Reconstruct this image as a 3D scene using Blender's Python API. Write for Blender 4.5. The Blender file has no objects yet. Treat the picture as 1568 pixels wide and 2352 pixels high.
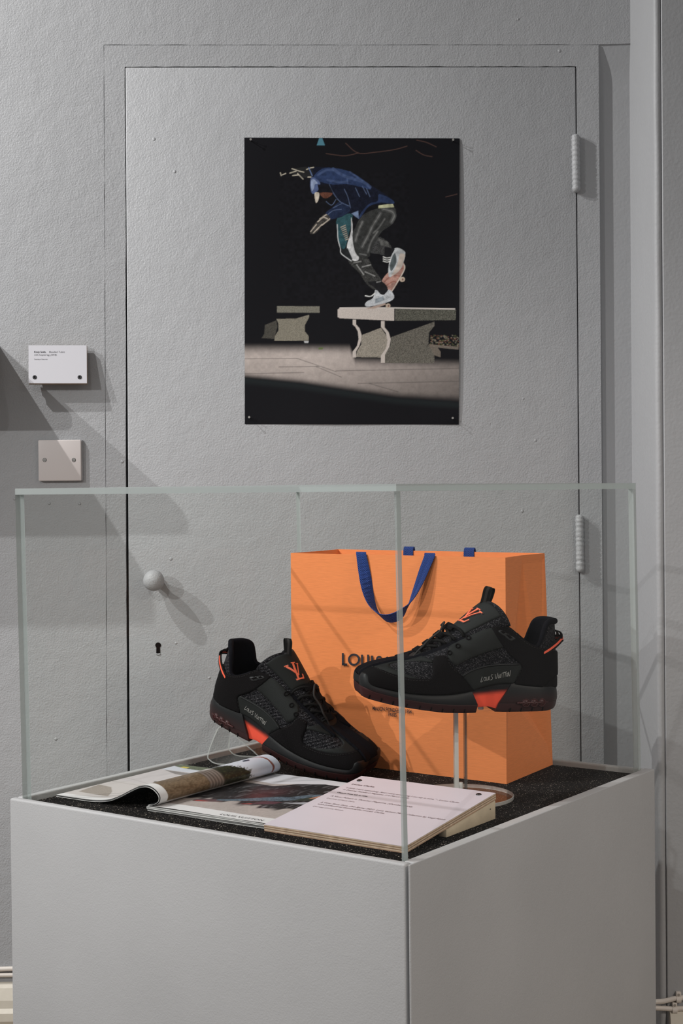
import bpy, bmesh, math, random
import numpy as np
from mathutils import Vector, Matrix, geometry
random.seed(4); rng = np.random.default_rng(4)
scene = bpy.context.scene
C = scene.collection

# ------------------------------------------------------------------ camera
FPX, PX0, PY0 = 3365.0, 784.0, 1176.0            # focal length and centre in pixels of the 1568x2352 frame
PITCH, ROLL = math.atan(49 / FPX), 0.0095
CAM = np.array([0.0, 0.0, 1.347])
FWD = np.array([0, math.cos(PITCH), -math.sin(PITCH)]); U0 = np.array([0, math.sin(PITCH), math.cos(PITCH)])
RIGHT = np.array([math.cos(ROLL), 0, 0]) - math.sin(ROLL) * U0
UP = np.array([math.sin(ROLL), 0, 0]) + math.cos(ROLL) * U0
cam_data = bpy.data.cameras.new('camera'); cam = bpy.data.objects.new('camera', cam_data); C.objects.link(cam)
cam_data.sensor_fit = 'VERTICAL'; cam_data.sensor_height = 36; cam_data.sensor_width = 24
cam_data.lens = FPX / 2352 * 36; cam_data.clip_start = 0.02
cam.matrix_world = Matrix(((RIGHT[0], UP[0], -FWD[0], CAM[0]), (RIGHT[1], UP[1], -FWD[1], CAM[1]),
                           (RIGHT[2], UP[2], -FWD[2], CAM[2]), (0, 0, 0, 1)))
scene.camera = cam

# ------------------------------------------------------------------ light
world = bpy.data.worlds.new('room_light'); scene.world = world; world.use_nodes = True
world.node_tree.nodes['Background'].inputs[0].default_value = (1.0, 0.99, 0.985, 1)
world.node_tree.nodes['Background'].inputs[1].default_value = 0.235
def spot(name, loc, target, power, angle, blend, radius, col=(1, 0.995, 0.985)):
    d = bpy.data.lights.new(name, 'SPOT'); o = bpy.data.objects.new(name, d); C.objects.link(o)
    d.energy = power; d.spot_size = math.radians(angle); d.spot_blend = blend; d.shadow_soft_size = radius; d.color = col
    o.location = loc
    o.rotation_euler = (Vector(target) - Vector(loc)).to_track_quat('-Z', 'Y').to_euler()
    return o
spot('track_spot_far', (-2.8, 1.65, 3.10), (-0.35, 2.75, 1.45), 185, 66, 0.95, 0.014)
spot('track_spot_mid', (-1.77, 2.08, 3.10), (-0.55, 2.85, 1.6), 136, 112, 0.9, 0.014)
spot('track_spot_front', (-0.95, -0.5, 3.10), (0.0, 2.3, 0.95), 85, 38, 0.8, 0.014)
spot('track_spot_side', (-3.2, -0.5, 2.85), (-0.28, 2.6, 1.08), 205, 36, 0.9, 0.018)
spot('room_fill_right', (2.4, -0.4, 3.0), (0.48, 2.05, 0.62), 185, 44, 0.95, 0.35, (1, 0.9, 0.8))  # added soft warm fill, stands for the rest of the room's lights
scene.view_settings.view_transform = 'Standard'
try: scene.view_settings.look = 'None'
except Exception: pass
scene.view_settings.gamma = 1; scene.view_settings.use_curve_mapping = False
scene.view_settings.exposure = 0.0
scene.cycles.transparent_max_bounces = 40; scene.cycles.max_bounces = 10
scene.cycles.use_denoising = True

# ------------------------------------------------------------------ helpers
def ray(px, py): return FWD * FPX + RIGHT * (px - PX0) + UP * (PY0 - py)
def on_z(px, py, z):
    d = ray(px, py); return CAM + d * ((z - CAM[2]) / d[2])
def on_plane(px, py, p0, n):
    d = ray(px, py); n = np.asarray(n, float); return CAM + d * (((np.asarray(p0) - CAM) @ n) / (d @ n))
def unit(v): v = np.asarray(v, float); return v / np.linalg.norm(v)
Z = np.array([0, 0, 1.0])

def tag(o, label=None, cat=None, group=None, kind=None):
    if label: o['label'] = label
    if cat: o['category'] = cat
    if group: o['group'] = group
    if kind: o['kind'] = kind
    return o
def thing(name, loc, label=None, cat=None, group=None, kind=None):
    o = bpy.data.objects.new(name, None); C.objects.link(o); o.location = [float(a) for a in loc]
    o.empty_display_size = 0.05
    return tag(o, label, cat, group, kind)
def add(name, verts, faces, mat, parent=None, smooth=False, local=False, fmats=None):
    me = bpy.data.meshes.new(name)
    me.from_pydata([tuple(map(float, v)) for v in verts], [], [tuple(int(i) for i in f) for f in faces])
    for m in (mat if isinstance(mat, (list, tuple)) else [mat]): me.materials.append(m)
    if fmats is not None: me.polygons.foreach_set('material_index', np.array(fmats, dtype=np.int32))
    if smooth: me.polygons.foreach_set('use_smooth', np.ones(len(me.polygons), bool))
    me.update()
    o = bpy.data.objects.new(name, me); C.objects.link(o)
    if parent is not None: attach(o, parent, local)
    return o
def root_matrix(p):
    return p.matrix_basis
def attach(o, parent, local=False):
    o.parent = parent
    if not local:                                     # vertices are in world space
        m = Matrix.Identity(4); q = parent
        chain = []
        while q is not None: chain.append(q); q = q.parent
        for q in reversed(chain): m = m @ q.matrix_parent_inverse @ q.matrix_basis
        o.matrix_parent_inverse = m.inverted()
def fix_normals(o):
    bm = bmesh.new(); bm.from_mesh(o.data); bmesh.ops.recalc_face_normals(bm, faces=bm.faces[:]); bm.to_mesh(o.data); bm.free(); return o
def sharpen(o, angle=.6):
    bm = bmesh.new(); bm.from_mesh(o.data)
    for e in bm.edges: e.smooth = len(e.link_faces) == 2 and e.calc_face_angle(0) < angle
    bm.to_mesh(o.data); bm.free(); return o
def bevel(o, w, seg=2, smooth=True):
    bm = bmesh.new(); bm.from_mesh(o.data)
    bmesh.ops.recalc_face_normals(bm, faces=bm.faces[:])
    es = [e for e in bm.edges if len(e.link_faces) == 2 and e.calc_face_angle(0) > 0.5]
    bmesh.ops.bevel(bm, geom=es, offset=w, segments=seg, profile=0.5, affect='EDGES')
    if smooth:
        for f in bm.faces: f.smooth = True
        for e in bm.edges: e.smooth = e.calc_face_angle(0) < 0.7 if len(e.link_faces) == 2 else False
    bm.to_mesh(o.data); bm.free(); return o
BOXF = [(0, 3, 2, 1), (4, 5, 6, 7), (0, 1, 5, 4), (1, 2, 6, 5), (2, 3, 7, 6), (3, 0, 4, 7)]
def box(name, o, a, b, c, mat, parent=None, bev=0, local=False, seg=2):
    o, a, b, c = (np.asarray(t, float) for t in (o, a, b, c))
    v = [o, o + a, o + a + b, o + b, o + c, o + a + c, o + a + b + c, o + b + c]
    ob = add(name, v, BOXF, mat, parent, local=local)
    if bev: bevel(ob, bev, seg)
    else: fix_normals(ob)
    return ob
def tube_geo(pts, r, n=8, closed=False):
    P = np.asarray(pts, float); m = len(P)
    r = np.full(m, r) if np.isscalar(r) else np.asarray(r)
    T = np.roll(P, -1, 0) - np.roll(P, 1, 0) if closed else np.gradient(P, axis=0)
    T /= np.linalg.norm(T, axis=1)[:, None] + 1e-12
    ref = np.array([0, 0, 1.0]) if abs(T[0][2]) < .9 else np.array([1.0, 0, 0])
    a = unit(np.cross(T[0], ref)); V = []
    for i in range(m):
        a = unit(a - T[i] * (a @ T[i])); b = np.cross(T[i], a)
        for j in range(n):
            t = 2 * math.pi * j / n; V.append(P[i] + r[i] * (math.cos(t) * a + math.sin(t) * b))
    Fc = []
    for i in range(m if closed else m - 1):
        for j in range(n):
            i2 = (i + 1) % m; Fc.append((i * n + j, i * n + (j + 1) % n, i2 * n + (j + 1) % n, i2 * n + j))
    if not closed: Fc += [tuple(range(n))[::-1], tuple(range((m - 1) * n, m * n))]
    return V, Fc
def join(geos):
    V, Fc = [], []
    for v, f in geos:
        k = len(V); V += list(v); Fc += [tuple(i + k for i in q) for q in f]
    return V, Fc
def crom(pts, n, closed=False):
    """Catmull-Rom through pts, n samples in all."""
    P = np.asarray(pts, float); m = len(P); out = []
    ts = np.linspace(0, m if closed else m - 1, n, endpoint=not closed)
    for t in ts:
        i = min(int(t), m - 1 if closed else m - 2); f = t - i
        if closed: p0, p1, p2, p3 = P[(i - 1) % m], P[i % m], P[(i + 1) % m], P[(i + 2) % m]
        else: p0, p1, p2, p3 = P[max(i - 1, 0)], P[i], P[i + 1], P[min(i + 2, m - 1)]
        out.append(0.5 * (2 * p1 + (p2 - p0) * f + (2 * p0 - 5 * p1 + 4 * p2 - p3) * f * f + (3 * p1 - p0 - 3 * p2 + p3) * f ** 3))
    return np.array(out)
def ribbon_geo(pts, wv, half, th):
    """solid strap along pts; wv width directions, half half-width, th thickness"""
    P = np.asarray(pts, float); W = np.array([unit(w) for w in wv]); m = len(P)
    T = np.gradient(P, axis=0); V = []
    half = np.full(m, half) if np.isscalar(half) else half
    for i in range(m):
        nrm = unit(np.cross(T[i], W[i]))
        for sx, sy in ((-1, -1), (1, -1), (1, 1), (-1, 1)): V.append(P[i] + W[i] * half[i] * sx + nrm * th / 2 * sy)
    Fc = [(i * 4 + j, i * 4 + (j + 1) % 4, i * 4 + 4 + (j + 1) % 4, i * 4 + 4 + j) for i in range(m - 1) for j in range(4)]
    Fc += [(3, 2, 1, 0), (m * 4 - 4, m * 4 - 3, m * 4 - 2, m * 4 - 1)]
    return V, Fc
def prism_geo(poly, o, ex, ey, ez, th):
    """polygon (x, y) in the frame o + x ex + y ey, extruded by th along ez; caps as n-gons"""
    o, ex, ey, ez = (np.asarray(t, float) for t in (o, ex, ey, ez)); n = len(poly)
    V = [o + ex * p[0] + ey * p[1] for p in poly] + [o + ex * p[0] + ey * p[1] + ez * th for p in poly]
    return V, [tuple(range(n))[::-1], tuple(range(n, 2 * n))] + [(i, (i + 1) % n, n + (i + 1) % n, n + i) for i in range(n)]
def disc_geo(c, axis, r, h, n=32, r2=None, bev=0):
    axis = unit(axis); a = unit(np.cross(axis, [0.3, 0.9, 0.1])); b = np.cross(axis, a); c = np.asarray(c, float)
    rings = [(r - bev, 0), (r, bev), (r if r2 is None else r2, h - bev), ((r if r2 is None else r2) - bev, h)] if bev else [(r, 0), (r if r2 is None else r2, h)]
    V = [c + axis * hh + rr * (math.cos(2 * math.pi * j / n) * a + math.sin(2 * math.pi * j / n) * b) for rr, hh in rings for j in range(n)]
    k = len(rings)
    Fc = [(i * n + j, i * n + (j + 1) % n, i * n + n + (j + 1) % n, i * n + n + j) for i in range(k - 1) for j in range(n)]
    return V, Fc + [tuple(range(n))[::-1], tuple(range((k - 1) * n, k * n))]
def stroke_geo(lines, width, ev):
    """flat strokes: each line a list of 2-D points; ev(x, y) gives the 3-D point and its normal"""
    V, Fc = [], []
    for L in lines:
        P = np.asarray(L, float); T = np.gradient(P, axis=0); T /= np.linalg.norm(T, axis=1)[:, None] + 1e-9
        Nn = np.stack([-T[:, 1], T[:, 0]], 1) * width / 2; k = len(V)
        closed = np.linalg.norm(P[0] - P[-1]) < 1e-6
        for i in range(len(P)):
            nn = Nn[i]
            if closed and i in (0, len(P) - 1): nn = unit(Nn[0] + Nn[-1]) * width / 2
            V.append(ev(*(P[i] + nn))); V.append(ev(*(P[i] - nn)))
        Fc += [(k + 2 * i, k + 2 * i + 1, k + 2 * i + 3, k + 2 * i + 2) for i in range(len(P) - 1)]
    return V, Fc
def text_obj(name, s, size, o, ex, ey, mat, parent, shear=0, space=1.0, lift=0.0002, align='LEFT', bold=0, squash=1.0):
    cu = bpy.data.curves.new('text', 'FONT'); cu.body = s; cu.size = size; cu.shear = shear; cu.align_x = align
    cu.space_character = space; cu.offset = bold; cu.resolution_u = 3
    ob = bpy.data.objects.new('text', cu); C.objects.link(ob)
    dg = bpy.context.evaluated_depsgraph_get(); me = bpy.data.meshes.new_from_object(ob.evaluated_get(dg))
    bpy.data.objects.remove(ob)
    co = np.zeros(len(me.vertices) * 3); me.vertices.foreach_get('co', co); co = co.reshape(-1, 3)
    ex, ey = unit(ex), unit(ey); n = np.cross(ex, ey)
    w = np.asarray(o, float) + co[:, :1] * ex * squash + co[:, 1:2] * ey + n * lift
    me.vertices.foreach_set('co', w.ravel()); me.materials.clear(); me.materials.append(mat); me.update(); me.name = name
    t = bpy.data.objects.new(name, me); C.objects.link(t); attach(t, parent); return t

# ------------------------------------------------------------------ materials
def nodes(name):
    m = bpy.data.materials.new(name); m.use_nodes = True
    return m, m.node_tree.nodes, m.node_tree.links, m.node_tree.nodes['Principled BSDF']
def mat(name, col, rough=0.6, spec=0.4, bump=None, bdist=0.001, mottle=None, metal=0.0, coat=0, sheen=0, nibs=False):
    """bump: list of (noise scale, weight); mottle: (scale, amount)"""
    m, N, L, b = nodes(name)
    b.inputs['Base Color'].default_value = (*col, 1); b.inputs['Roughness'].default_value = rough
    b.inputs['Specular IOR Level'].default_value = spec; b.inputs['Metallic'].default_value = metal
    b.inputs['Coat Weight'].default_value = coat; b.inputs['Sheen Weight'].default_value = sheen
    tc = N.new('ShaderNodeTexCoord')
    if mottle:
        t = N.new('ShaderNodeTexNoise'); t.inputs['Scale'].default_value = mottle[0]; t.inputs['Detail'].default_value = 5
        L.new(tc.outputs['Object'], t.inputs['Vector'])
        r = N.new('ShaderNodeMapRange'); r.inputs[1].default_value = .3; r.inputs[2].default_value = .7
        r.inputs[3].default_value = 1 - mottle[1]; r.inputs[4].default_value = 1 + mottle[1]
        L.new(t.outputs['Fac'], r.inputs[0])
        h = N.new('ShaderNodeMix'); h.data_type = 'RGBA'; h.blend_type = 'MULTIPLY'; h.inputs[0].default_value = 1
        h.inputs[6].default_value = (*col, 1); L.new(r.outputs[0], h.inputs[7]); L.new(h.outputs[2], b.inputs['Base Color'])
    if bump:
        prev = None
        for sc, w in bump:
            t = N.new('ShaderNodeTexNoise'); t.inputs['Scale'].default_value = sc; t.inputs['Detail'].default_value = 3
            L.new(tc.outputs['Object'], t.inputs['Vector'])
            q = N.new('ShaderNodeMath'); q.operation = 'MULTIPLY'; q.inputs[1].default_value = w; L.new(t.outputs['Fac'], q.inputs[0])
            if prev is None: prev = q
            else:
                s = N.new('ShaderNodeMath'); s.operation = 'ADD'; L.new(prev.outputs[0], s.inputs[0]); L.new(q.outputs[0], s.inputs[1]); prev = s
        if nibs:                                      # stray lumps in old brushed paint
            v = N.new('ShaderNodeTexVoronoi'); v.inputs['Scale'].default_value = 13; L.new(tc.outputs['Object'], v.inputs['Vector'])
            r = N.new('ShaderNodeMapRange'); r.inputs[1].default_value = .022; r.inputs[2].default_value = .05; r.inputs[3].default_value = 1.6; r.inputs[4].default_value = 0; r.interpolation_type = 'SMOOTHSTEP'; L.new(v.outputs['Distance'], r.inputs[0])
            s = N.new('ShaderNodeMath'); s.operation = 'ADD'; L.new(prev.outputs[0], s.inputs[0]); L.new(r.outputs[0], s.inputs[1]); prev = s
        bp = N.new('ShaderNodeBump'); bp.inputs['Strength'].default_value = 1; bp.inputs['Distance'].default_value = bdist
        L.new(prev.outputs[0], bp.inputs['Height']); L.new(bp.outputs[0], b.inputs['Normal'])
    return m
def attr_mat(name, rough=0.5, spec=0.4, coat=0):
    m, N, L, b = nodes(name); a = N.new('ShaderNodeVertexColor'); a.layer_name = 'Col'
    L.new(a.outputs['Color'], b.inputs['Base Color']); b.inputs['Roughness'].default_value = rough
    b.inputs['Specular IOR Level'].default_value = spec; b.inputs['Coat Weight'].default_value = coat
    return m
def set_col(o, cols):
    a = o.data.color_attributes.new('Col', 'FLOAT_COLOR', 'POINT')
    c = np.ones((len(o.data.vertices), 4), np.float32); c[:, :3] = np.asarray(cols).reshape(-1, 3); a.data.foreach_set('color', c.ravel())
def clear_mat(name, tint=(0.985, 0.99, 0.985), ior=1.12, rough=0.02):
    """one sheet face of clear acrylic: light passes straight on, a Fresnel share is mirrored"""
    m = bpy.data.materials.new(name); m.use_nodes = True; N, L = m.node_tree.nodes, m.node_tree.links
    N.remove(N['Principled BSDF']); out = N['Material Output']
    t = N.new('ShaderNodeBsdfTransparent'); t.inputs[0].default_value = (*tint, 1)
    g = N.new('ShaderNodeBsdfGlossy'); g.inputs['Roughness'].default_value = rough
    lw = N.new('ShaderNodeLayerWeight'); lw.inputs[0].default_value = .5      # Schlick share, alike for both sides of a face
    pw = N.new('ShaderNodeMath'); pw.operation = 'POWER'; pw.inputs[1].default_value = 5; L.new(lw.outputs['Facing'], pw.inputs[0])
    r0 = ((ior - 1) / (ior + 1)) ** 2
    f = N.new('ShaderNodeMath'); f.operation = 'MULTIPLY_ADD'; f.inputs[1].default_value = .30; f.inputs[2].default_value = r0; L.new(pw.outputs[0], f.inputs[0])
    mx = N.new('ShaderNodeMixShader'); L.new(f.outputs[0], mx.inputs[0]); L.new(t.outputs[0], mx.inputs[1]); L.new(g.outputs[0], mx.inputs[2])
    L.new(mx.outputs[0], out.inputs[0]); return m
def edge_mat(name, col, trans, rough=0.25, grad=None):
    """sawn acrylic edge: part see-through, part pale scattered light"""
    m = bpy.data.materials.new(name); m.use_nodes = True; N, L = m.node_tree.nodes, m.node_tree.links
    b = N['Principled BSDF']; out = N['Material Output']
    b.inputs['Base Color'].default_value = (*col, 1); b.inputs['Roughness'].default_value = rough
    t = N.new('ShaderNodeBsdfTransparent'); t.inputs[0].default_value = (0.86, 0.92, 0.9, 1)
    mx = N.new('ShaderNodeMixShader'); mx.inputs[0].default_value = 1 - trans
    L.new(t.outputs[0], mx.inputs[1]); L.new(b.outputs[0], mx.inputs[2]); L.new(mx.outputs[0], out.inputs[0])
    return m
PAINT = (0.375, 0.378, 0.387)
M = {}
M['wall'] = mat('wall_paint', PAINT, 0.5, 0.35, bump=[(300, 1.0), (800, .35), (30, 1.6)], bdist=0.0009, nibs=True, mottle=(3, .03))
M['door'] = mat('door_paint', (0.368, 0.371, 0.38), 0.46, 0.4, bump=[(280, 1.0), (800, .3), (30, 1.5)], bdist=0.0009, nibs=True, mottle=(4, .03))
M['wall_r'] = mat('wall_paint_brushed', PAINT, 0.5, 0.35, bump=[(160, .8), (20, 1.5)], bdist=0.0006, mottle=(3, .03))
M['plinth'] = mat('plinth_paint', (0.40, 0.398, 0.40), 0.5, 0.35, bump=[(420, .8), (90, .5), (8, 1.0)], bdist=0.0004, mottle=(4, .05))
M['cream'] = mat('cream_gloss', (0.66, 0.61, 0.52), 0.4, 0.4, bump=[(80, 1)], bdist=0.0004)
M['floor'] = mat('floor_wood', (0.40, 0.33, 0.26), 0.6, 0.3, mottle=(6, .1))
M['ceiling'] = mat('ceiling_white', (0.6, 0.6, 0.58), 0.8, 0.2)
M['dark'] = mat('hole_shade', (0.006, 0.005, 0.005), 0.9, 0.05)  # near-black in place of the shade inside gaps, slots and holes
M['black'] = mat('black_metal', (0.012, 0.012, 0.014), 0.4, 0.5)
M['ink'] = mat('printed_ink', (0.03, 0.028, 0.035), 0.6, 0.2)
M['ink_soft'] = mat('printed_ink_grey', (0.13, 0.13, 0.14), 0.6, 0.2)
M['ink_brown'] = mat('printed_ink_brown', (0.17, 0.115, 0.12), 0.6, 0.2)
M['steel'] = mat('steel', (0.55, 0.53, 0.5), 0.35, 0.5, metal=0.9)
M['clear'] = clear_mat('clear_acrylic')
M['edge'] = edge_mat('acrylic_edge', (0.40, 0.43, 0.422), 0.35)
M['edge_thin'] = edge_mat('acrylic_edge_thin', (0.55, 0.55, 0.53), 0.3)

# ------------------------------------------------------------------ the room
WN = unit([0.03, -1, 0]); WE = unit([1, 0.03, 0]); W0 = np.array([0, 2.98, 0])   # back wall: normal, along, origin
def on_wall(px, py, out=0.0): return on_plane(px, py, W0 + WN * out, WN)
def wall_sz(px, py):
    p = on_wall(px, py); return (p - W0) @ WE, p[2]
def WP(s, z, out=0.0): return W0 + WE * s + WN * out + Z * z
def wall_quad_slab(name, quad, out, depth, m, parent=None, bev=0, seg=2):
    """quad of (s, z) counter-clockwise seen from the room, slab from out back by depth"""
    v = [WP(s, z, out) for s, z in quad] + [WP(s, z, out - depth) for s, z in quad]; n = len(quad)
    f = [tuple(range(n)), tuple(range(n, 2 * n))[::-1]] + [(i, i + n, (i + 1) % n + n, (i + 1) % n) for i in range(n)]
    o = add(name, v, f, m, parent); fix_normals(o)
    if bev: bevel(o, bev, seg)
    return o
HZ = 3.3
sFL, zFT = wall_sz(239, 104)      # frame outer left / top
sFL2 = wall_sz(245, 1500)[0]
sFR, zFR = wall_sz(1374, 108); sFR2 = wall_sz(1386, 1740)[0]
sDL, zDT = wall_sz(288, 155); sDL2 = wall_sz(298, 1765)[0]; zDB = wall_sz(298, 1765)[1]
sDR = wall_sz(1321, 155)[0]; sDR2 = wall_sz(1333, 1740)[0]
sC = wall_sz(1451, 600)[0]
def lin(a, za, b, zb, z): return a + (b - a) * (z - za) / (zb - za)
zq = wall_sz(245, 1500)[1]
def xFL(z): return lin(sFL, zFT, sFL2, zq, z)
def xFR(z): return lin(sFR, zFT, sFR2, zDB, z)
def xDL(z): return lin(sDL, zDT, sDL2, zDB, z)
def xDR(z): return lin(sDR, zDT, sDR2, zDB, z)
cr = 0.0009
def jit(a): return a * (rng.random() - .5)
# main wall left of and above the door, its edge a little wandering where it meets the frame
zs = np.linspace(0, zFT, 60)
edge = [(xFL(z) - cr + jit(.0012), z) for z in zs]
ss = np.linspace(xFL(zFT), sFR + .002, 60)
tope = [(s, zFT + cr + jit(.0012)) for s in ss]
quad = [(-1.9, 0)] + edge + tope + [(sC + .3, zFT + .012), (sC + .3, HZ), (-1.9, HZ)]
o = wall_quad_slab('wall_back', quad, 0, .06, M['wall']); tag(o, kind='structure')
# strip between the frame and the return: it sinks back from the plane of the wall above
gs, gz = np.linspace(sFR - .03, sC + .3, 30), np.linspace(0, zFT + .05, 140)
V, Fc = [], []
for z in gz:
    for s in gs:
        t = np.clip((zFT + .035 - z) / .11, 0, 1); V.append(WP(s, z, -.0002 - .0105 * t * t * (3 - 2 * t)))
for i in range(len(gz) - 1):
    for j in range(len(gs) - 1): a = i * len(gs) + j; Fc.append((a, a + 1, a + 1 + len(gs), a + len(gs)))
o = add('wall_recess', V, Fc, M['wall_r'], smooth=True); tag(o, kind='structure')
# return wall and the wall that comes forward on the right, with a rounded arris
pC = WP(sC, 0, -.02); RX = pC[0]
fy = 2.775; rr = 0.0074
q0 = on_plane(1527, 1200, [0, fy, 0], [0, 1, 0])[0]       # where the front face starts
prof = [(RX, 3.2), (RX, fy + .034)]
cx_, cy_ = RX + rr, fy + .009
for a in np.linspace(180, 365, 14): prof.append((cx_ + rr * math.cos(math.radians(a)), cy_ + rr * math.sin(math.radians(a)) ))
prof += [(q0 - .0022, fy + .0085), (q0 - .0008, fy + .0006), (q0, fy), (1.6, fy)]
zz = np.linspace(0, HZ, 90); V, Fc = [], []
for z in zz:
    for k, (x, y) in enumerate(prof):
        w = 0.0003 * math.sin(z * 23 + k * .3) + .0002 * math.sin(z * 61 + k) if 1 < k < 16 else 0
        V.append((x + w, y + w, z))
n = len(prof)
for i in range(len(zz) - 1):
    for k in range(n - 1): a = i * n + k; Fc.append((a, a + 1, a + 1 + n, a + n))
o = add('wall_right', V, Fc, M['wall_r'], smooth=False); tag(o, kind='structure')
for p in o.data.polygons:
    if 0 < (p.index % (n - 1)) < n - 3: p.use_smooth = True
o = box('floor', (-3.2, -2.2, -.05), (6.4, 0, 0), (0, 5.6, 0), (0, 0, .05), M['floor']); tag(o, kind='structure')
# skirting boards
sk = [(0, 0), (.018, 0), (.018, .26), (.024, .272), (.024, .288), (.017, .296), (.017, .312), (.009, .335), (0, .345)]
zsk = on_wall(8, 2255)[2] - .345
def skirting(name, p, e, nrm, ln, m):
    V = [np.asarray(p) + nrm * a + Z * (b + zsk) + e * t for t in (0, ln) for a, b in sk]
    if zsk > 0:
        for i in (0, 1, len(sk), len(sk) + 1): V[i][2] = 0
    n = len(sk); Fc = [(i, (i + 1) % n, n + (i + 1) % n, n + i) for i in range(n)] + [tuple(range(n)), tuple(range(n, 2 * n))]
    return tag(fix_normals(add(name, V, Fc, m)), kind='structure')
skirting('baseboard_left', WP(-1.9, 0, 0.0003), WE, WN, 1.9 + sFL - .004, M['cream'])
skirting('baseboard_right', (q0 + .002, fy - .0003, 0), np.array([1.0, 0, 0]), np.array([0, -1.0, 0]), .8, M['cream'])

# ------------------------------------------------------------------ the door
door = thing('door_1', WP(0, 0, .03), kind='structure')
tag(door, 'grey painted flush door with round knob, set in a painted frame')
fr = [(xFL(0), 0), (xDL(0) - .004, 0)]
fr += [(xDL(z) - (.0015 + .0035 * np.clip((1.9 - z) / .6, 0, 1)) + jit(.0008), z) for z in np.linspace(.02, zDT + .001, 70)]
fr += [(s, zDT + .0016 + jit(.0014)) for s in np.linspace(sDL, sDR + .002, 60)][1:]
fr += [(xDR(z) + .0018 + jit(.0005), z) for z in np.linspace(zDT, .02, 60)] + [(xDR(0) + .002, 0), (xFR(0), 0), (xFR(zFT), zFT), (xFL(zFT), zFT)]
wall_quad_slab('door_frame', fr, 0.0004, .05, M['door'], door)
lf = [(xDL(.01), .01), (xDR(.01), .01), (xDR(zDT), zDT), (xDL(zDT), zDT)]
leaf = wall_quad_slab('door_leaf', lf, .0012, .04, M['door'], door, bev=.0022, seg=3)
wall_quad_slab('door_gap_shade', [(sFL + .01, 0), (sFR - .01, 0), (sFR - .01, zFT - .01), (sFL + .01, zFT - .01)], -.041, .008, M['dark'], door)  # near-black sheet paints the shade seen through the door gaps
def hinge(px, y0, y1):
    top, bot = on_wall(px - 1, y0, .008), on_wall(px + 1, y1, .008)
    n = 46; P = [top + (bot - top) * t for t in np.linspace(0, 1, n)]
    r = np.array([.0078 + .0006 * math.sin(i * 1.7) + .0007 * rng.random() for i in range(n)])
    r[0] *= .3; r[1] *= .8; r[-1] *= .3; r[-2] *= .8
    for c in (n // 5, 2 * n // 5, 3 * n // 5, 4 * n // 5): r[c] *= .9
    V, Fc = tube_geo(P, r, 14)
    V2, F2 = tube_geo([p - WN * .006 for p in P], r * .8, 8)
    add('hinge', *join([(V, Fc), (V2, F2)]), M['door'], door, smooth=True)
hinge(1322, 308, 442); hinge(1331, 1182, 1315)
kc = on_wall(357, 1331, .040); kw = on_wall(357, 1331)
rs = [(0.008, .000), (.020, .000), (.020, .004), (.011, .007), (.009, .016), (.0105, .021), (.017, .027), (.0205, .034), (.0213, .041), (.019, .049), (.013, .0555), (.006, .058), (.0005, .0585)]
V, n = [], 28
a_, b_ = WE, Z
for r, h in rs:
    for j in range(n):
        t = 2 * math.pi * j / n; rr_ = r * (1 + .012 * math.sin(3 * t + h * 90))
        V.append(kw + WN * (h - .004) + rr_ * (math.cos(t) * a_ + math.sin(t) * b_))
Fc = [(i * n + j, i * n + (j + 1) % n, i * n + n + (j + 1) % n, i * n + n + j) for i in range(len(rs) - 1) for j in range(n)]
fix_normals(add('door_knob', V, Fc, M['door'], door, smooth=True))
kp = on_wall(363, 1482, .0016)
poly = [(.0058 * math.cos(t), .0058 * math.sin(t)) for t in np.linspace(-.9, math.pi + .9, 16)] + [(-.0040, -.016), (.0040, -.016)]
add('keyhole', *prism_geo(poly, kp, WE, Z, WN, .0004), M['dark'], door)  # flat near-black plate, the hole's shade given as colour
add('paint_lip', *tube_geo([kp + WE * .004 * math.cos(t) + Z * (-.0172 - .002 * math.sin(t)) for t in np.linspace(0, math.pi, 8)], .0012, 6), M['door'], door, smooth=True)

# ------------------------------------------------------------------ cables along the skirting
M['cable'] = mat('white_cable', (0.72, 0.66, 0.6), 0.4, 0.4)
def cable(label, pts, r=.0048):
    o = add('cable', *tube_geo(crom(pts, 60), r, 10), M['cable'], smooth=True); return tag(o, label, 'cable', 'cables above the skirting')
zl1, zl2 = on_wall(8, 2226, .006)[2], on_wall(8, 2237, .006)[2]
cable('upper white cable running above the cream skirting beside the plinth', [WP(s, zl1 + .002 * math.sin(s * 9), .0055) for s in np.linspace(-1.5, .35, 12)])
cable('lower white cable just above the cream skirting, under another cable', [WP(s, zl2 + .002 * math.sin(s * 7 + 1) - .0035, .0055) for s in np.linspace(-1.5, .35, 12)], .0044)
def on_front(px, py, out=0): return on_plane(px, py, [0, fy - out, 0], [0, 1, 0])
up = [on_front(x, y, .0055) for x, y in ((1502, 2301), (1520, 2300), (1535, 2297), (1552, 2293), (1575, 2292), (1640, 2294))]
lo = [on_front(x, y, .0055) for x, y in ((1502, 2315), (1525, 2316), (1545, 2317), (1570, 2316), (1640, 2316))]
cable('upper white cable clipped to the wall that stands forward', up); cable('lower white cable clipped right above the forward skirting', lo)
def clip(label, px, py):
    c = on_front(px, py, 0); t = thing('cable_clip', c, label, 'cable clip', 'white cable clips')
    ex = np.array([1.0, 0, 0]); nn = np.array([0, -1.0, 0])
    pr = [(math.cos(a) * .0068, math.sin(a) * .0068 + .0052) for a in np.linspace(math.pi, 0, 10)] + [(.0068, 0), (-.0068, 0)]
    add('clip_body', *prism_geo([(b, a) for a, b in pr], c - ex * .0045, nn, Z, ex, .009), M['cable'], t, smooth=False)
    box('nail_boss', c - ex * .0045 + Z * .0055, ex * .009, Z * .009, nn * .009, M['cable'], t, bev=.001)
    add('nail_head', *disc_geo(c + Z * .010 + nn * .0088, nn, .0024, .0012, 12), M['steel'], t)
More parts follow.
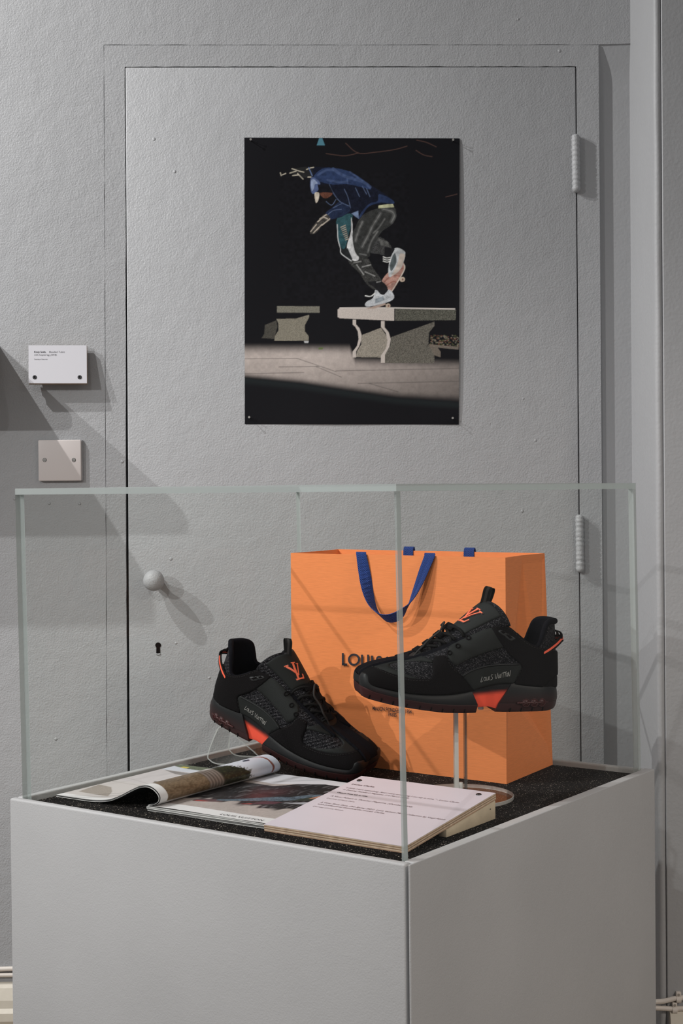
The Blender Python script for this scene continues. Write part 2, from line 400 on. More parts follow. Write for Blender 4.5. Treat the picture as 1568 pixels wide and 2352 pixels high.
clip('white plastic clip holding the upper cable', 1556, 2293); clip('white plastic clip holding the lower cable', 1547, 2317)

# ------------------------------------------------------------------ the plinth
PZ = 0.900; MZ = 0.894
Nn, Ln, Rn = on_z(941, 1987, PZ), on_z(18, 1834, PZ), on_z(1506, 1767, PZ)
du = np.array([math.cos(math.radians(144.5)), math.sin(math.radians(144.5)), 0]); dv = np.array([math.cos(math.radians(54.4)), math.sin(math.radians(54.4)), 0])
SU, SV = float((Ln - Nn) @ du), float((Rn - Nn) @ dv)
def PL(u, v, z=0.0): return Nn + du * u + dv * v + Z * (z - PZ)     # plinth frame, z absolute
pl = thing('plinth', PL(SU / 2, SV / 2, 0), 'square grey painted plinth standing before the grey door, carrying the display case', 'plinth')
def board(name, u0, u1, v0, v1, z0, z1, bev, seg=3):
    return box(name, PL(u0, v0, z0), du * (u1 - u0), dv * (v1 - v0), Z * (z1 - z0), M['plinth'], pl, bev=bev, seg=seg)
tk = .0130
board('side_panel', .0066, SU, 0, tk, 0, PZ, .0032)                     # towards the left
tr = .0165                                                             # towards the right: a lip, then an open slot at the corner
plan = [(0, .0012), (.0026, 0), (.0026, .013), (tr, .013), (tr, SV), (0, SV)]
V = [PL(u, v, z) for z in (0, PZ) for u, v in plan]; n6 = len(plan)
bevel(fix_normals(add('side_panel', V, [tuple(range(n6)), tuple(range(n6, 2 * n6))] + [(i, (i + 1) % n6, n6 + (i + 1) % n6, n6 + i) for i in range(n6)], M['plinth'], pl)), .0012, 3)
board('side_panel', SU - tk, SU, tk + .001, SV, 0, PZ, .003)
board('side_panel', tk + .001, SU - tk - .001, SV - tk, SV, 0, PZ, .003)
board('top_panel', tr - .002, SU - tk + .002, tk - .002, SV - tk + .002, .85, .8865, 0)

# ------------------------------------------------------------------ acrylic cover
CT = .009; CZ0, CZ1 = .8868, 1.3545; ci = tk + .0006
cs = thing('display_case', PL(SU / 2, SV / 2, CZ0), 'clear acrylic box cover with pale green edges sitting on the grey plinth', 'display case')
def sheet(name, o, a, b, c):
    """c is the thickness direction: broad faces are clear, the four narrow ones are sawn edges"""
    ob = box(name, o, a, b, c, [M['clear'], M['edge']], cs)
    cn = unit(c)
    for p in ob.data.polygons: p.material_index = 0 if abs(np.array(p.normal) @ cn) > .9 else 1
    return ob
cu0, cu1, cv0, cv1 = tr + .0006, SU - ci, ci, SV - ci
# cover leans a touch: its top is drawn 4 mm towards the left
lean = Z * (CZ1 - CT - CZ0) + np.array([-.0055, .0, 0])
sheet('side_sheet', PL(cu0, cv0, CZ0), du * (cu1 - cu0), lean, dv * CT)
sheet('side_sheet', PL(cu0, cv1 - CT, CZ0), du * (cu1 - cu0), lean, dv * CT)
sheet('side_sheet', PL(cu0, cv0 + CT, CZ0), dv * (cv1 - cv0 - 2 * CT), lean, du * CT)
sheet('side_sheet', PL(cu1 - CT, cv0 + CT, CZ0), dv * (cv1 - cv0 - 2 * CT), lean, du * CT)
sheet('top_sheet', PL(cu0, cv0, CZ0) + lean + Z * .0001, du * (cu1 - cu0), dv * (cv1 - cv0), Z * CT)

# ------------------------------------------------------------------ glitter mat
def glitter():
    m, N, L, b = nodes('glitter_mat'); tc = N.new('ShaderNodeTexCoord')
    b.inputs['Roughness'].default_value = .85; b.inputs['Specular IOR Level'].default_value = .06
    def specks(scale, lo, hi):
        v = N.new('ShaderNodeTexVoronoi'); v.inputs['Scale'].default_value = scale; L.new(tc.outputs['Object'], v.inputs['Vector'])
        sp = N.new('ShaderNodeSeparateColor'); L.new(v.outputs['Color'], sp.inputs[0])
        a = N.new('ShaderNodeMath'); a.operation = 'GREATER_THAN'; a.inputs[1].default_value = lo; L.new(sp.outputs[0], a.inputs[0])
        d = N.new('ShaderNodeMath'); d.operation = 'LESS_THAN'; d.inputs[1].default_value = hi; L.new(v.outputs['Distance'], d.inputs[0])
        q = N.new('ShaderNodeMath'); q.operation = 'MULTIPLY'; L.new(a.outputs[0], q.inputs[0]); L.new(d.outputs[0], q.inputs[1])
        e = N.new('ShaderNodeMath'); e.operation = 'MULTIPLY'; L.new(q.outputs[0], e.inputs[0]); L.new(sp.outputs[1], e.inputs[1]); return e
    s1, s2 = specks(330, .88, .28), specks(800, .86, .33)
    ad = N.new('ShaderNodeMath'); ad.operation = 'MAXIMUM'; L.new(s1.outputs[0], ad.inputs[0]); L.new(s2.outputs[0], ad.inputs[1])
    mx = N.new('ShaderNodeMix'); mx.data_type = 'RGBA'; mx.inputs[6].default_value = (.0075, .0066, .0064, 1); mx.inputs[7].default_value = (.62, .54, .46, 1)
    L.new(ad.outputs[0], mx.inputs[0]); L.new(mx.outputs[2], b.inputs['Base Color']); return m
M['glitter'] = glitter()
g = ci + CT + .0015
mt = box('display_mat', PL(g + .0035, g, .8866), du * (SU - 2 * g - .0035), dv * (SV - 2 * g), Z * (MZ - .8866), M['glitter'], bev=.0006)
tag(mt, 'black glitter mat lining the plinth top under the clear cover', 'mat')

# ------------------------------------------------------------------ small wall fittings
def wall_label():
    c = on_wall(132, 840); t = thing('wall_label', c, 'white text plate on plywood with two black screws, above the blank socket plate', 'label')
    ot, ob = .007, .021
    TL, TR = on_wall(65.5, 793, ot + .009), on_wall(199, 793, ot + .009)
    BL, BR = on_wall(65.5, 880.5, ob + .009), on_wall(198.5, 881, ob + .009)
    ex = unit(TR - TL); ey = unit(TL - BL); n = np.cross(ex, ey)
    w, h = np.linalg.norm(TR - TL), np.linalg.norm(TL - BL)
    M['white'] = mat('white_card', (0.54, 0.53, 0.56), 0.55, 0.3, bump=[(1500, 1)], bdist=.0001)
    M['ply'] = mat('plywood_raw', (0.36, 0.26, 0.18), 0.7, 0.2, mottle=(90, .2))
    bd = box('plate', BL - n * .009, ex * w, ey * h, n * .0082, M['ply'], t)
    box('face', BL - n * .0008, ex * w, ey * h, n * .0008, M['white'], t)
    box('batten', BL - n * .017 + ex * .004 + ey * .004, ex * (w - .008), ey * .012, n * .008, M['ply'], t)
    def at(x, y): return BL + ex * ((x - 65.5) / 133.5 * w) + ey * ((880.5 - y) / 87.5 * h)
    for sx in (79.5, 182.5):
        s = add('screw', *disc_geo(at(sx, 866.5), n, .0043, .0014, 20, r2=.0034), M['black'], t, smooth=False)
        add('screw_socket', *disc_geo(at(sx, 866.5) + n * .0013, n, .0018, .0003, 6), M['dark'], s)
    text_obj('lettering', 'Kirsty Smith,', .0052, at(78, 810.5), ex, ey, M['ink'], t, bold=.0001, squash=.90)
    text_obj('lettering', 'Bloodied T-shirt', .0052, at(112, 810.5), ex, ey, M['ink_soft'], t, shear=.22, squash=.92)
    text_obj('lettering', 'with hospital tag, (2018).', .0052, at(78, 817), ex, ey, M['ink_soft'], t, shear=.2, squash=.88)
    text_obj('lettering', 'Courtesy of the artist', .0034, at(78, 826.5), ex, ey, M['ink_soft'], t, squash=.9)
wall_label()
def blank_plate():
    M['plate'] = mat('white_plastic', (0.68, 0.625, 0.605), 0.35, 0.45)
    c = on_wall(137, 1058); t = thing('blank_plate', c, 'square cream blank socket plate with two steel screws under the text plate', 'plate')
    BL, TR = on_wall(88.5, 1105, .010), on_wall(186, 1010, .010)
    w = (TR - BL) @ WE; h = TR[2] - BL[2]
    box('back_box', BL - WN * .010 + WE * .001 + Z * .0005, WE * (w + .001), Z * (h - .001), WN * .006, M['wall'], t)
    box('plate', BL - WN * .0045, WE * w, Z * h, WN * .0055, M['plate'], t, bev=.0022, seg=3)
    for px in (102.5, 169.5):
        p = on_wall(px, 1056.5, .0111)
        s = add('screw', *disc_geo(p, WN, .0034, .0006, 20), M['steel'], t)
        box('screw_slot', p + WN * .0006 - WE * .0026 - Z * .0004, WE * .0052, Z * .0008, WN * .0002, M['dark'], s)
        add('screw_recess', *tube_geo([p + .0036 * (math.cos(a) * WE + math.sin(a) * Z) for a in np.linspace(0, 2 * math.pi, 24, endpoint=False)], .0005, 6, True), M['dark'], s)
blank_plate()
def display_shelf():
    """sloping shelf just left of the frame; its shadows fall across the wall beside the door"""
    s0, z0 = wall_sz(-3, 792)
    t = thing('display_shelf', WP(s0 - .25, z0, 0), 'sloping grey display shelf fixed to the wall beside the text plate', 'shelf')
    p, q, r = .200, .080, .035
    pts = [(s0 - .62, 0), (s0, 0), (s0, p - r)]
    pts += [(s0 - r + r * math.cos(a), p - r + r * math.sin(a)) for a in np.linspace(0, math.pi / 2, 8)][1:] + [(s0 - .62, p)]
    k = q / p
    V = [WP(s, z0 - o * k, .0005 + o) for s, o in pts] + [WP(s, z0 - o * k - .012, .0005 + o) for s, o in pts]; n = len(pts)
    Fc = [tuple(range(n)), tuple(range(n, 2 * n))[::-1]] + [(i, (i + 1) % n, n + (i + 1) % n, n + i) for i in range(n)]
    fix_normals(add('shelf_board', V, Fc, M['wall'], t))
    for off in (.12, .46):
        V = []
        for ds in (0, .015):
            for o, z in ((.0005, z0 - .0125), (.0005, z0 - .16), (.15, z0 - .15 * k - .0125)): V.append(WP(s0 - off - ds, z, o))
        fix_normals(add('bracket', V, [(0, 1, 2), (5, 4, 3), (0, 3, 4, 1), (1, 4, 5, 2), (2, 5, 3, 0)], M['wall'], t))
display_shelf()

# ------------------------------------------------------------------ painting of prints into colour attributes
def mask_poly(U, V, poly):
    P = np.asarray(poly, float); ins = np.zeros(U.shape, bool); j = len(P) - 1
    for i in range(len(P)):
        xi, yi = P[i]; xj, yj = P[j]
        if yi != yj:
            c = ((yi > V) != (yj > V)) & (U < (xj - xi) * (V - yi) / (yj - yi) + xi); ins ^= c
        j = i
    return ins
class Print:
    def __init__(s, W, H, x0, y0, x1, y1, base):
        s.W, s.H = W, H; s.dx, s.dy = (x1 - x0) / (W - 1), (y1 - y0) / (H - 1)
        s.X, s.Y = np.meshgrid(np.linspace(x0, x1, W), np.linspace(y0, y1, H)); s.I = np.zeros((H, W, 3)); s.I[:] = base
    def blend(s, m, col, sl=None):
        if sl is None: s.I = s.I * (1 - m[..., None]) + np.asarray(col) * m[..., None]
        else: s.I[sl] = s.I[sl] * (1 - m[..., None]) + np.asarray(col) * m[..., None]
    def region(s, P, pad):
        x0, y0, dx, dy = s.X[0, 0], s.Y[0, 0], s.dx, s.dy
        a = sorted(((P[:, 0].min() - pad - x0) / dx, (P[:, 0].max() + pad - x0) / dx)); b = sorted(((P[:, 1].min() - pad - y0) / dy, (P[:, 1].max() + pad - y0) / dy))
        return slice(max(int(b[0]), 0), max(int(b[1]) + 2, 0)), slice(max(int(a[0]), 0), max(int(a[1]) + 2, 0))
    def poly(s, P, col, a=1.0, noise=0, smooth=True):
        P = np.asarray(P, float)
        if smooth and len(P) > 4: P = crom(P, len(P) * 4, True)
        sl = s.region(P, 3 * abs(s.dx)); X, Y = s.X[sl], s.Y[sl]
        if not X.size: return
        m = sum(mask_poly(X + s.dx * i, Y + s.dy * j, P).astype(float) for i in (-.33, 0, .33) for j in (-.33, 0, .33)) / 9 * a
        c = np.asarray(col) * (1 + noise * (rng.random(X.shape)[..., None] - .5) * 2) if noise else col
        s.blend(m, c, sl)
    def line(s, P, w, col, a=1.0, smooth=True):
        P = np.asarray(P, float)
        if smooth and len(P) > 2: P = crom(P, len(P) * 5)
        sl = s.region(P, w + 3 * abs(s.dx)); X, Y = s.X[sl], s.Y[sl]
        if not X.size: return
        d = np.full(X.shape, 1e9)
        for (ax, ay), (bx, by) in zip(P[:-1], P[1:]):
            l2 = (bx - ax) ** 2 + (by - ay) ** 2 + 1e-12; t = np.clip(((X - ax) * (bx - ax) + (Y - ay) * (by - ay)) / l2, 0, 1)
            d = np.minimum(d, np.hypot(X - ax - t * (bx - ax), Y - ay - t * (by - ay)))
        px = abs(s.dx); s.blend(np.clip((w / 2 + px / 2 - d) / px, 0, 1) * a, col, sl)
    def noise(s, cells, seed):
        r = np.random.default_rng(seed); g = r.random((cells[1] + 2, cells[0] + 2))
        a = np.linspace(0, cells[0], s.W); b = np.linspace(0, cells[1], s.H); i, j = a.astype(int), b.astype(int); fa, fb = a - i, b - j
        fa, fb = fa * fa * (3 - 2 * fa), fb * fb * (3 - 2 * fb)
        g00, g10, g01, g11 = g[np.ix_(j, i)], g[np.ix_(j, i + 1)], g[np.ix_(j + 1, i)], g[np.ix_(j + 1, i + 1)]
        return (g00 * (1 - fa) + g10 * fa) * (1 - fb[:, None]) + (g01 * (1 - fa) + g11 * fa) * fb[:, None]
def sstep(a, b, x): t = np.clip((x - a) / (b - a), 0, 1); return t * t * (3 - 2 * t)

def paint_poster():
    Pn = Print(372, 496, 5, 18, 1548, 2080, (.0062, .0060, .0080))      # crop units: 1 = 0.319 px of the photograph
    D = 1035                                                             # second crop starts 1035 units lower
    B = lambda L: [(x, y + D) for x, y in L]
    # paving
    X, Y = Pn.X, Pn.Y - D
    yb = np.interp(X, [0, 400, 700, 1100, 1548], [705, 745, 792, 850, 880]); soft = np.interp(X, [0, 1548], [40, 60])
    m = sstep(455, 545, Y - np.interp(X, [0, 760, 800, 1548], [0, 0, 95, 110])) * (1 - sstep(yb - soft, yb + 10, Y))
    n1 = .86 + .28 * (.6 * Pn.noise((60, 90), 1) + .4 * Pn.noise((180, 240), 2)); lum = np.interp(X, [0, 500, 1000, 1548], [.95, 1, .8, .5]) * np.interp(Y, [450, 560, 850], [.7, 1.05, .55])
    Pn.blend(m, np.stack([.50 * lum * n1, .435 * lum * n1, .40 * lum * n1], -1))
    Pn.blend(sstep(yb - 10, yb + 20, Y) * (1 - sstep(yb + 20, yb + 70, Y)) * .25, (.03, .045, .045))
    for L in ([(5, 575), (380, 570)], [(660, 660), (1548, 640)], [(5, 682), (430, 672)], [(820, 750), (1548, 733)], [(380, 570), (660, 665)], [(520, 630), (700, 705)], [(900, 750), (1110, 810)], [(250, 632), (540, 628)]):
        Pn.line(B(L), 5, (.08, .07, .065), .6)
    # lamp, twigs
    Pn.poly([(540, 20), (562, 20), (582, 72), (522, 72)], (.09, .24, .31), .9, smooth=False)
    for L in ([(730, 55), (820, 125), (950, 118), (1080, 100), (1170, 75)], [(820, 125), (720, 145), (590, 130)], [(1240, 32), (1310, 48), (1380, 80)], [(1235, 105), (1290, 138), (1350, 150)], [(1450, 440), (1530, 420)]):
        Pn.line(L, 6, (.10, .055, .045), .7)
    # small bench
    Pn.poly(B([(237, 193), (543, 195), (543, 240), (237, 240)]), (.20, .19, .155), 1, .25, False)
    Pn.poly(B([(150, 330), (232, 297), (240, 340), (225, 400), (220, 430), (125, 425), (145, 395)]), (.07, .065, .055), 1, .3, False)
    Pn.poly(B([(232, 285), (375, 283), (467, 255), (467, 275), (437, 330), (437, 375), (465, 410), (465, 442), (218, 443), (222, 410), (247, 370), (247, 320)]), (.235, .215, .17), 1, .25, False)
    Pn.poly(B([(430, 445), (465, 445), (462, 458), (435, 458)]), (.5, .5, .5)); Pn.poly(B([(535, 492), (570, 490), (565, 505), (535, 505)]), (.12, .16, .06))
    # foliage behind the bench
    for _ in range(160):
        x, y = rng.uniform(1335, 1545), rng.uniform(395, 480); c = [(.10, .11, .05), (.16, .07, .05), (.25, .22, .17)][rng.integers(3)]
        Pn.poly(B([(x, y), (x + 12, y + 3), (x + 9, y + 9), (x + 1, y + 7)]), c, .7)
    Pn.poly(B([(1330, 465), (1545, 485), (1545, 505), (1395, 490), (1415, 520), (1415, 560), (1370, 545), (1335, 500)]), (.20, .17, .14), .8, .2, False)
    # large bench
    cream = (.56, .50, .455)
    Pn.poly(B([(845, 402), (985, 348), (1040, 430), (1020, 520), (985, 562), (805, 560), (812, 520), (842, 470)]), (.30, .27, .225), 1, .3, False)
    Pn.poly(B([(1060, 415), (1370, 303), (1372, 332), (1332, 380), (1327, 470), (1370, 540), (1372, 602), (1013, 603), (1013, 545), (1052, 480)]), (.135, .125, .105), 1, .45, False)
    for q in ([(780, 290), (805, 290), (805, 325), (830, 352), (845, 400), (842, 440), (828, 482), (805, 520), (805, 562), (780, 562), (780, 522), (812, 480), (824, 430), (818, 375), (800, 342), (780, 325)],
              [(985, 300), (1011, 300), (1011, 345), (1040, 380), (1056, 430), (1046, 485), (1013, 545), (1013, 602), (985, 602), (985, 548), (1022, 495), (1032, 440), (1020, 385), (985, 342)]): Pn.poly(B(q), cream, 1, .08, False)
    Pn.poly(B([(1085, 207), (1520, 214), (1526, 225), (1524, 292), (1085, 297)]), (.10, .098, .08), 1, .6, False)
    Pn.poly(B([(690, 207), (1080, 206), (1080, 298), (690, 280), (673, 272), (672, 216)]), cream, 1, .12, False)
    Pn.line(B([(690, 206), (1080, 205), (1515, 212)]), 9, (.62, .57, .53))
    # board and shoes
    Pn.poly([(1130, 915), (1152, 925), (1152, 970), (1105, 1060), (1062, 1122), (1030, 1105), (990, 1050), (1045, 975)], (.44, .25, .205), 1, .15)
    for L in ([(1010, 1050), (1060, 1010), (1120, 1010)], [(1020, 1080), (1070, 1050), (1095, 1055)], [(1080, 980), (1140, 955)]): Pn.line(L, 9, (.30, .12, .09), .8)
    Pn.line([(1148, 925), (1150, 970), (1062, 1120)], 7, (.6, .55, .48))
    for c, r in (((1138, 1034), 19), ((1036, 190 + D), 17)):
        Pn.poly([(c[0] + r * math.cos(a), c[1] + r * math.sin(a)) for a in np.linspace(0, 6.28, 12)[:-1]], (.52, .42, .33)); Pn.poly([(c[0] + 3 + 7 * math.cos(a), c[1] + 7 * math.sin(a)) for a in np.linspace(0, 6.28, 8)[:-1]], (.2, .1, .08))
    Pn.poly(B([(873, 213), (1012, 168), (1022, 180), (940, 210)]), (.42, .32, .27))
    Pn.poly([(1085, 808), (1150, 828), (1157, 870), (1125, 960), (1062, 1012), (1040, 1012), (1038, 950), (1052, 880)], (.50, .52, .53), 1, .15)
    Pn.poly([(1120, 850), (1155, 855), (1150, 890), (1118, 968), (1060, 1010), (1085, 960), (1108, 905)], (.58, .50, .44))
    Pn.poly([(1060, 885), (1085, 845), (1095, 910), (1060, 975), (1048, 940)], (.05, .07, .075), .9)
    for y in (880, 895, 910): Pn.line([(1000, y - 8), (1025, y), (1050, y - 4)], 6, (.75, .75, .72))
    Pn.poly(B([(948, 68), (1000, 112), (1042, 72), (1077, 112), (1073, 142), (1020, 168), (900, 196), (870, 186), (882, 160), (928, 132)]), (.52, .54, .56), 1, .2)
    Pn.poly(B([(945, 140), (1000, 120), (1010, 150), (940, 175)]), (.15, .19, .22), .7, .4); Pn.line(B([(872, 118), (910, 122), (940, 100)]), 8, (.7, .7, .68))
    # far leg, near leg
    Pn.poly([(905, 835), (960, 730), (1035, 765), (1062, 812), (1050, 850), (1010, 862), (965, 850)], (.05, .05, .05), 1, .5)
    Pn.poly([(960, 735), (1035, 765), (1045, 800), (985, 790)], (.12, .12, .115), .8, .3)
    Pn.poly([(1010, 800), (1085, 815), (1055, 870), (1010, 860)], (.012, .012, .014))
    Pn.poly([(750, 900), (880, 878), (925, 950), (985, 1035), (1000, 1075), (1010, 1110), (940, 1110), (880, 1065), (830, 990)], (.045, .045, .043), 1, .6)
    Pn.poly([(890, 1055), (990, 1050), (1035, 1108), (990, 1145), (945, 1100)], (.014, .014, .016))
    for L in ([(850, 945), (910, 930)], [(810, 930), (860, 1000)], [(870, 980), (940, 1010)], [(955, 1055), (980, 1050)], [(790, 915), (840, 905)]): Pn.line(L, 8, (.35, .35, .34), .7)
    Pn.poly([(672, 590), (770, 545), (778, 600), (745, 740), (722, 815), (690, 790), (668, 680)], (.03, .085, .10), 1, .2)
    for k in range(8): Pn.line([(695 + k * 5, 660 + k * 13), (728 + k * 3, 645 + k * 14)], 6, (.45, .36, .28), .85)
    Pn.poly([(768, 588), (780, 640), (786, 760), (826, 880), (790, 902), (748, 855), (740, 790), (768, 690)], (.60, .60, .60), 1, .12)
    Pn.poly([(690, 820), (745, 810), (780, 890), (750, 890)], (.02, .022, .024)); Pn.line([(670, 640), (675, 740), (692, 810), (700, 850), (770, 902)], 6, (.55, .56, .56))
    Pn.poly([(828, 602), (870, 560), (960, 525), (1078, 518), (1090, 580), (1060, 640), (990, 690), (950, 760), (910, 830), (900, 872), (850, 882), (800, 842), (778, 720), (800, 660)], (.036, .037, .036), 1, .25)
    for L, w in (([(1000, 530), (1060, 545), (1080, 575), (1060, 620)], 30), ([(980, 560), (930, 640), (890, 720), (850, 800)], 26), ([(850, 620), (820, 690), (800, 760)], 24), ([(960, 690), (915, 760), (890, 840)], 18), ([(1010, 600), (970, 660), (930, 700)], 16), ([(830, 850), (880, 860)], 12)):
        Pn.line(L, w, (.12, .12, .117), .45); Pn.line(L, w * .3, (.26, .26, .25), .45)
    Pn.poly([(965, 503), (1068, 487), (1078, 514), (965, 523)], (.47, .47, .30))
    # jacket, sleeve, hood, cap
    Pn.poly([(455, 237), (560, 228), (650, 235), (760, 258), (860, 322), (960, 388), (1050, 448), (1075, 488), (1000, 492), (900, 505), (858, 560), (820, 602), (760, 560), (700, 585), (645, 600), (605, 612), (588, 560), (640, 512), (690, 470), (640, 425), (600, 410), (485, 412), (478, 325)], (.007, .009, .020), 1, .25)
    Pn.poly([(498, 302), (560, 240), (650, 234), (760, 260), (860, 322), (912, 385), (850, 372), (750, 350), (640, 352), (555, 335)], (.026, .045, .112), 1, .12)
    for L, w in (([(640, 240), (690, 275), (745, 300), (850, 330), (905, 370)], 22), ([(530, 285), (590, 250), (640, 250)], 16), ([(740, 300), (745, 345)], 10), ([(600, 320), (680, 335), (740, 330)], 16), ([(760, 262), (850, 325)], 12)): Pn.line(L, w, (.085, .125, .25), .45)
    Pn.poly([(970, 420), (1060, 458), (1075, 490), (985, 482), (900, 508), (850, 570), (825, 600), (840, 555), (900, 490), (960, 470)], (.024, .040, .10), .9, .15)
    Pn.poly([(585, 560), (640, 515), (690, 475), (750, 505), (760, 545), (690, 585), (620, 600)], (.016, .026, .062), .9, .25)
    Pn.poly([(770, 560), (820, 540), (825, 600)], (.2, .27, .42), .8)
    for L in ([(612, 352), (640, 410), (690, 475), (760, 508)], [(720, 385), (745, 440), (765, 520)], [(590, 475), (630, 500), (660, 460)], [(800, 375), (830, 440)], [(880, 380), (905, 440)], [(850, 365), (880, 420)], [(640, 520), (700, 490)], [(600, 570), (640, 540), (700, 530)]): Pn.line(L, 4, (.15, .205, .35), .65)
    Pn.poly([(480, 308), (505, 305), (548, 342), (528, 400), (492, 420), (476, 370)], (.09, .125, .25), 1, .1)
    Pn.poly([(484, 318), (505, 318), (530, 345), (510, 352), (500, 385), (488, 400), (480, 360)], (.33, .40, .56), .8)
    Pn.poly([(528, 352), (610, 352), (640, 410), (540, 412)], (.008, .008, .012))
    Pn.poly([(548, 412), (630, 412), (625, 432), (590, 452), (560, 440)], (.13, .05, .032), 1, .3)
    Pn.poly([(507, 416), (537, 411), (540, 440), (530, 474), (515, 482)], (.64, .57, .47))
    # gloves
    Pn.poly([(588, 563), (620, 605), (560, 650), (520, 700), (474, 706), (490, 660), (540, 600)], (.055, .05, .045), 1, .6)
    for L in ([(545, 600), (590, 570)], [(480, 690), (520, 640)], [(500, 700), (560, 640)], [(530, 620), (570, 590), (600, 600)], [(560, 645), (615, 600)]): Pn.line(L, 8, (.55, .48, .40), .8)
    Pn.poly([(330, 270), (380, 236), (480, 232), (490, 300), (420, 300)], (.02, .02, .02), .9)
    for L in ([(262, 270), (268, 290)], [(275, 285), (300, 275)], [(330, 272), (375, 258)], [(345, 240), (400, 258), (430, 265)], [(385, 275), (425, 315)], [(350, 290), (390, 285)], [(450, 245), (475, 235), (500, 230)], [(460, 300), (480, 300)]): Pn.line(L, 7, (.55, .50, .40), .85)
    # soft folds over the whole figure
    fold = .62 + .76 * Pn.noise((80, 110), 31); Pn.I[60:282, 60:285] *= (1 - .8 * (1 - np.clip(fold, 0, 1.35)[60:282, 60:285, None]))
    Pn.line([(465, 232), (490, 290)], 7, (.12, .18, .34))
    return Pn
def poster():
    TL, TR, BR, BL = (on_wall(x, y, .0028) for x, y in ((561, 316), (1055, 318), (1053, 975), (562, 974)))
    t = thing('photo_print', on_wall(808, 975), 'large unframed night photograph of a skateboarder, nailed to the grey door', 'poster')
    Pn = paint_poster(); W, H = Pn.W, Pn.H
    a, b = np.meshgrid(np.linspace(0, 1, W), np.linspace(0, 1, H)); a, b = a.ravel()[:, None], b.ravel()[:, None]
    P = (TL * (1 - a) + TR * a) * (1 - b) + (BL * (1 - a) + BR * a) * b
    curl = .0035 * np.clip((a - .8) / .2, 0, 1) ** 2 * (np.sin(b * 3.14) ** .5) + .0007 * np.sin(a * 9 + b * 4)
    P = P + WN * curl
    i = np.arange(W * H).reshape(H, W); q = np.stack([i[1:, :-1], i[1:, 1:], i[:-1, 1:], i[:-1, :-1]], -1).reshape(-1, 4)
    M['poster'] = attr_mat('photo_paper', .5, .14)
    o = add('printed_sheet', P, q, M['poster'], t, smooth=True); set_col(o, Pn.I)
    rows, cols_ = np.unique(np.r_[0:H:24, H - 1]), np.unique(np.r_[0:W:18, W - 1])      # dark back of the paper, following the curl
    V = [P[i[r, c]] - WN * .0010 for r in rows for c in cols_]; nc = len(cols_)
    Fc = [(r * nc + c, r * nc + c + 1, r * nc + nc + c + 1, r * nc + nc + c) for r in range(len(rows) - 1) for c in range(nc - 1)]
    add('paper_back', V, Fc, M['black'], t, smooth=True)
    for x, y, lb in ((576, 324, 'steel nail in the upper corner of the photograph, above the raised glove'), (1038.5, 325, 'steel nail in the upper corner of the photograph, on the hinge side'),
                     (572.5, 959, 'steel nail in the lower corner of the photograph, on the keyhole side'), (1037.5, 961, 'steel nail in the lower corner of the photograph, on the hinge side')):
        base = on_wall(x, y, .002)
        nt = thing('nail', base, lb, 'nail', 'nails in the corners of the photograph')
        add('shank', *disc_geo(base, WN, .0009, .0145, 10), M['steel'], nt); add('head', *disc_geo(base + WN * .0145, WN, .0023, .0009, 14), M['steel'], nt)
poster()

# ------------------------------------------------------------------ orange shopping bag
def paper_mat(name, col, scale=1.0):
    m, N, L, b = nodes(name); tc = N.new('ShaderNodeTexCoord'); b.inputs['Roughness'].default_value = .6; b.inputs['Specular IOR Level'].default_value = .25
    mp = N.new('ShaderNodeMapping'); mp.inputs['Scale'].default_value = (60, 60, 1400); L.new(tc.outputs['Object'], mp.inputs[0])
    t = N.new('ShaderNodeTexNoise'); t.inputs['Scale'].default_value = 1; t.inputs['Detail'].default_value = 3; L.new(mp.outputs[0], t.inputs['Vector'])
    r = N.new('ShaderNodeMapRange'); r.inputs[1].default_value = .3; r.inputs[2].default_value = .7; r.inputs[3].default_value = .92; r.inputs[4].default_value = 1.07; L.new(t.outputs['Fac'], r.inputs[0])
    h = N.new('ShaderNodeMix'); h.data_type = 'RGBA'; h.blend_type = 'MULTIPLY'; h.inputs[0].default_value = 1; h.inputs[6].default_value = (*col, 1)
    L.new(r.outputs[0], h.inputs[7]); L.new(h.outputs[2], b.inputs['Base Color'])
    bp = N.new('ShaderNodeBump'); bp.inputs['Distance'].default_value = .00012; bp.inputs['Strength'].default_value = .8; L.new(t.outputs['Fac'], bp.inputs['Height']); L.new(bp.outputs[0], b.inputs['Normal'])
    return m
M['orange'] = paper_mat('orange_laid_paper', (0.78, 0.242, 0.078))
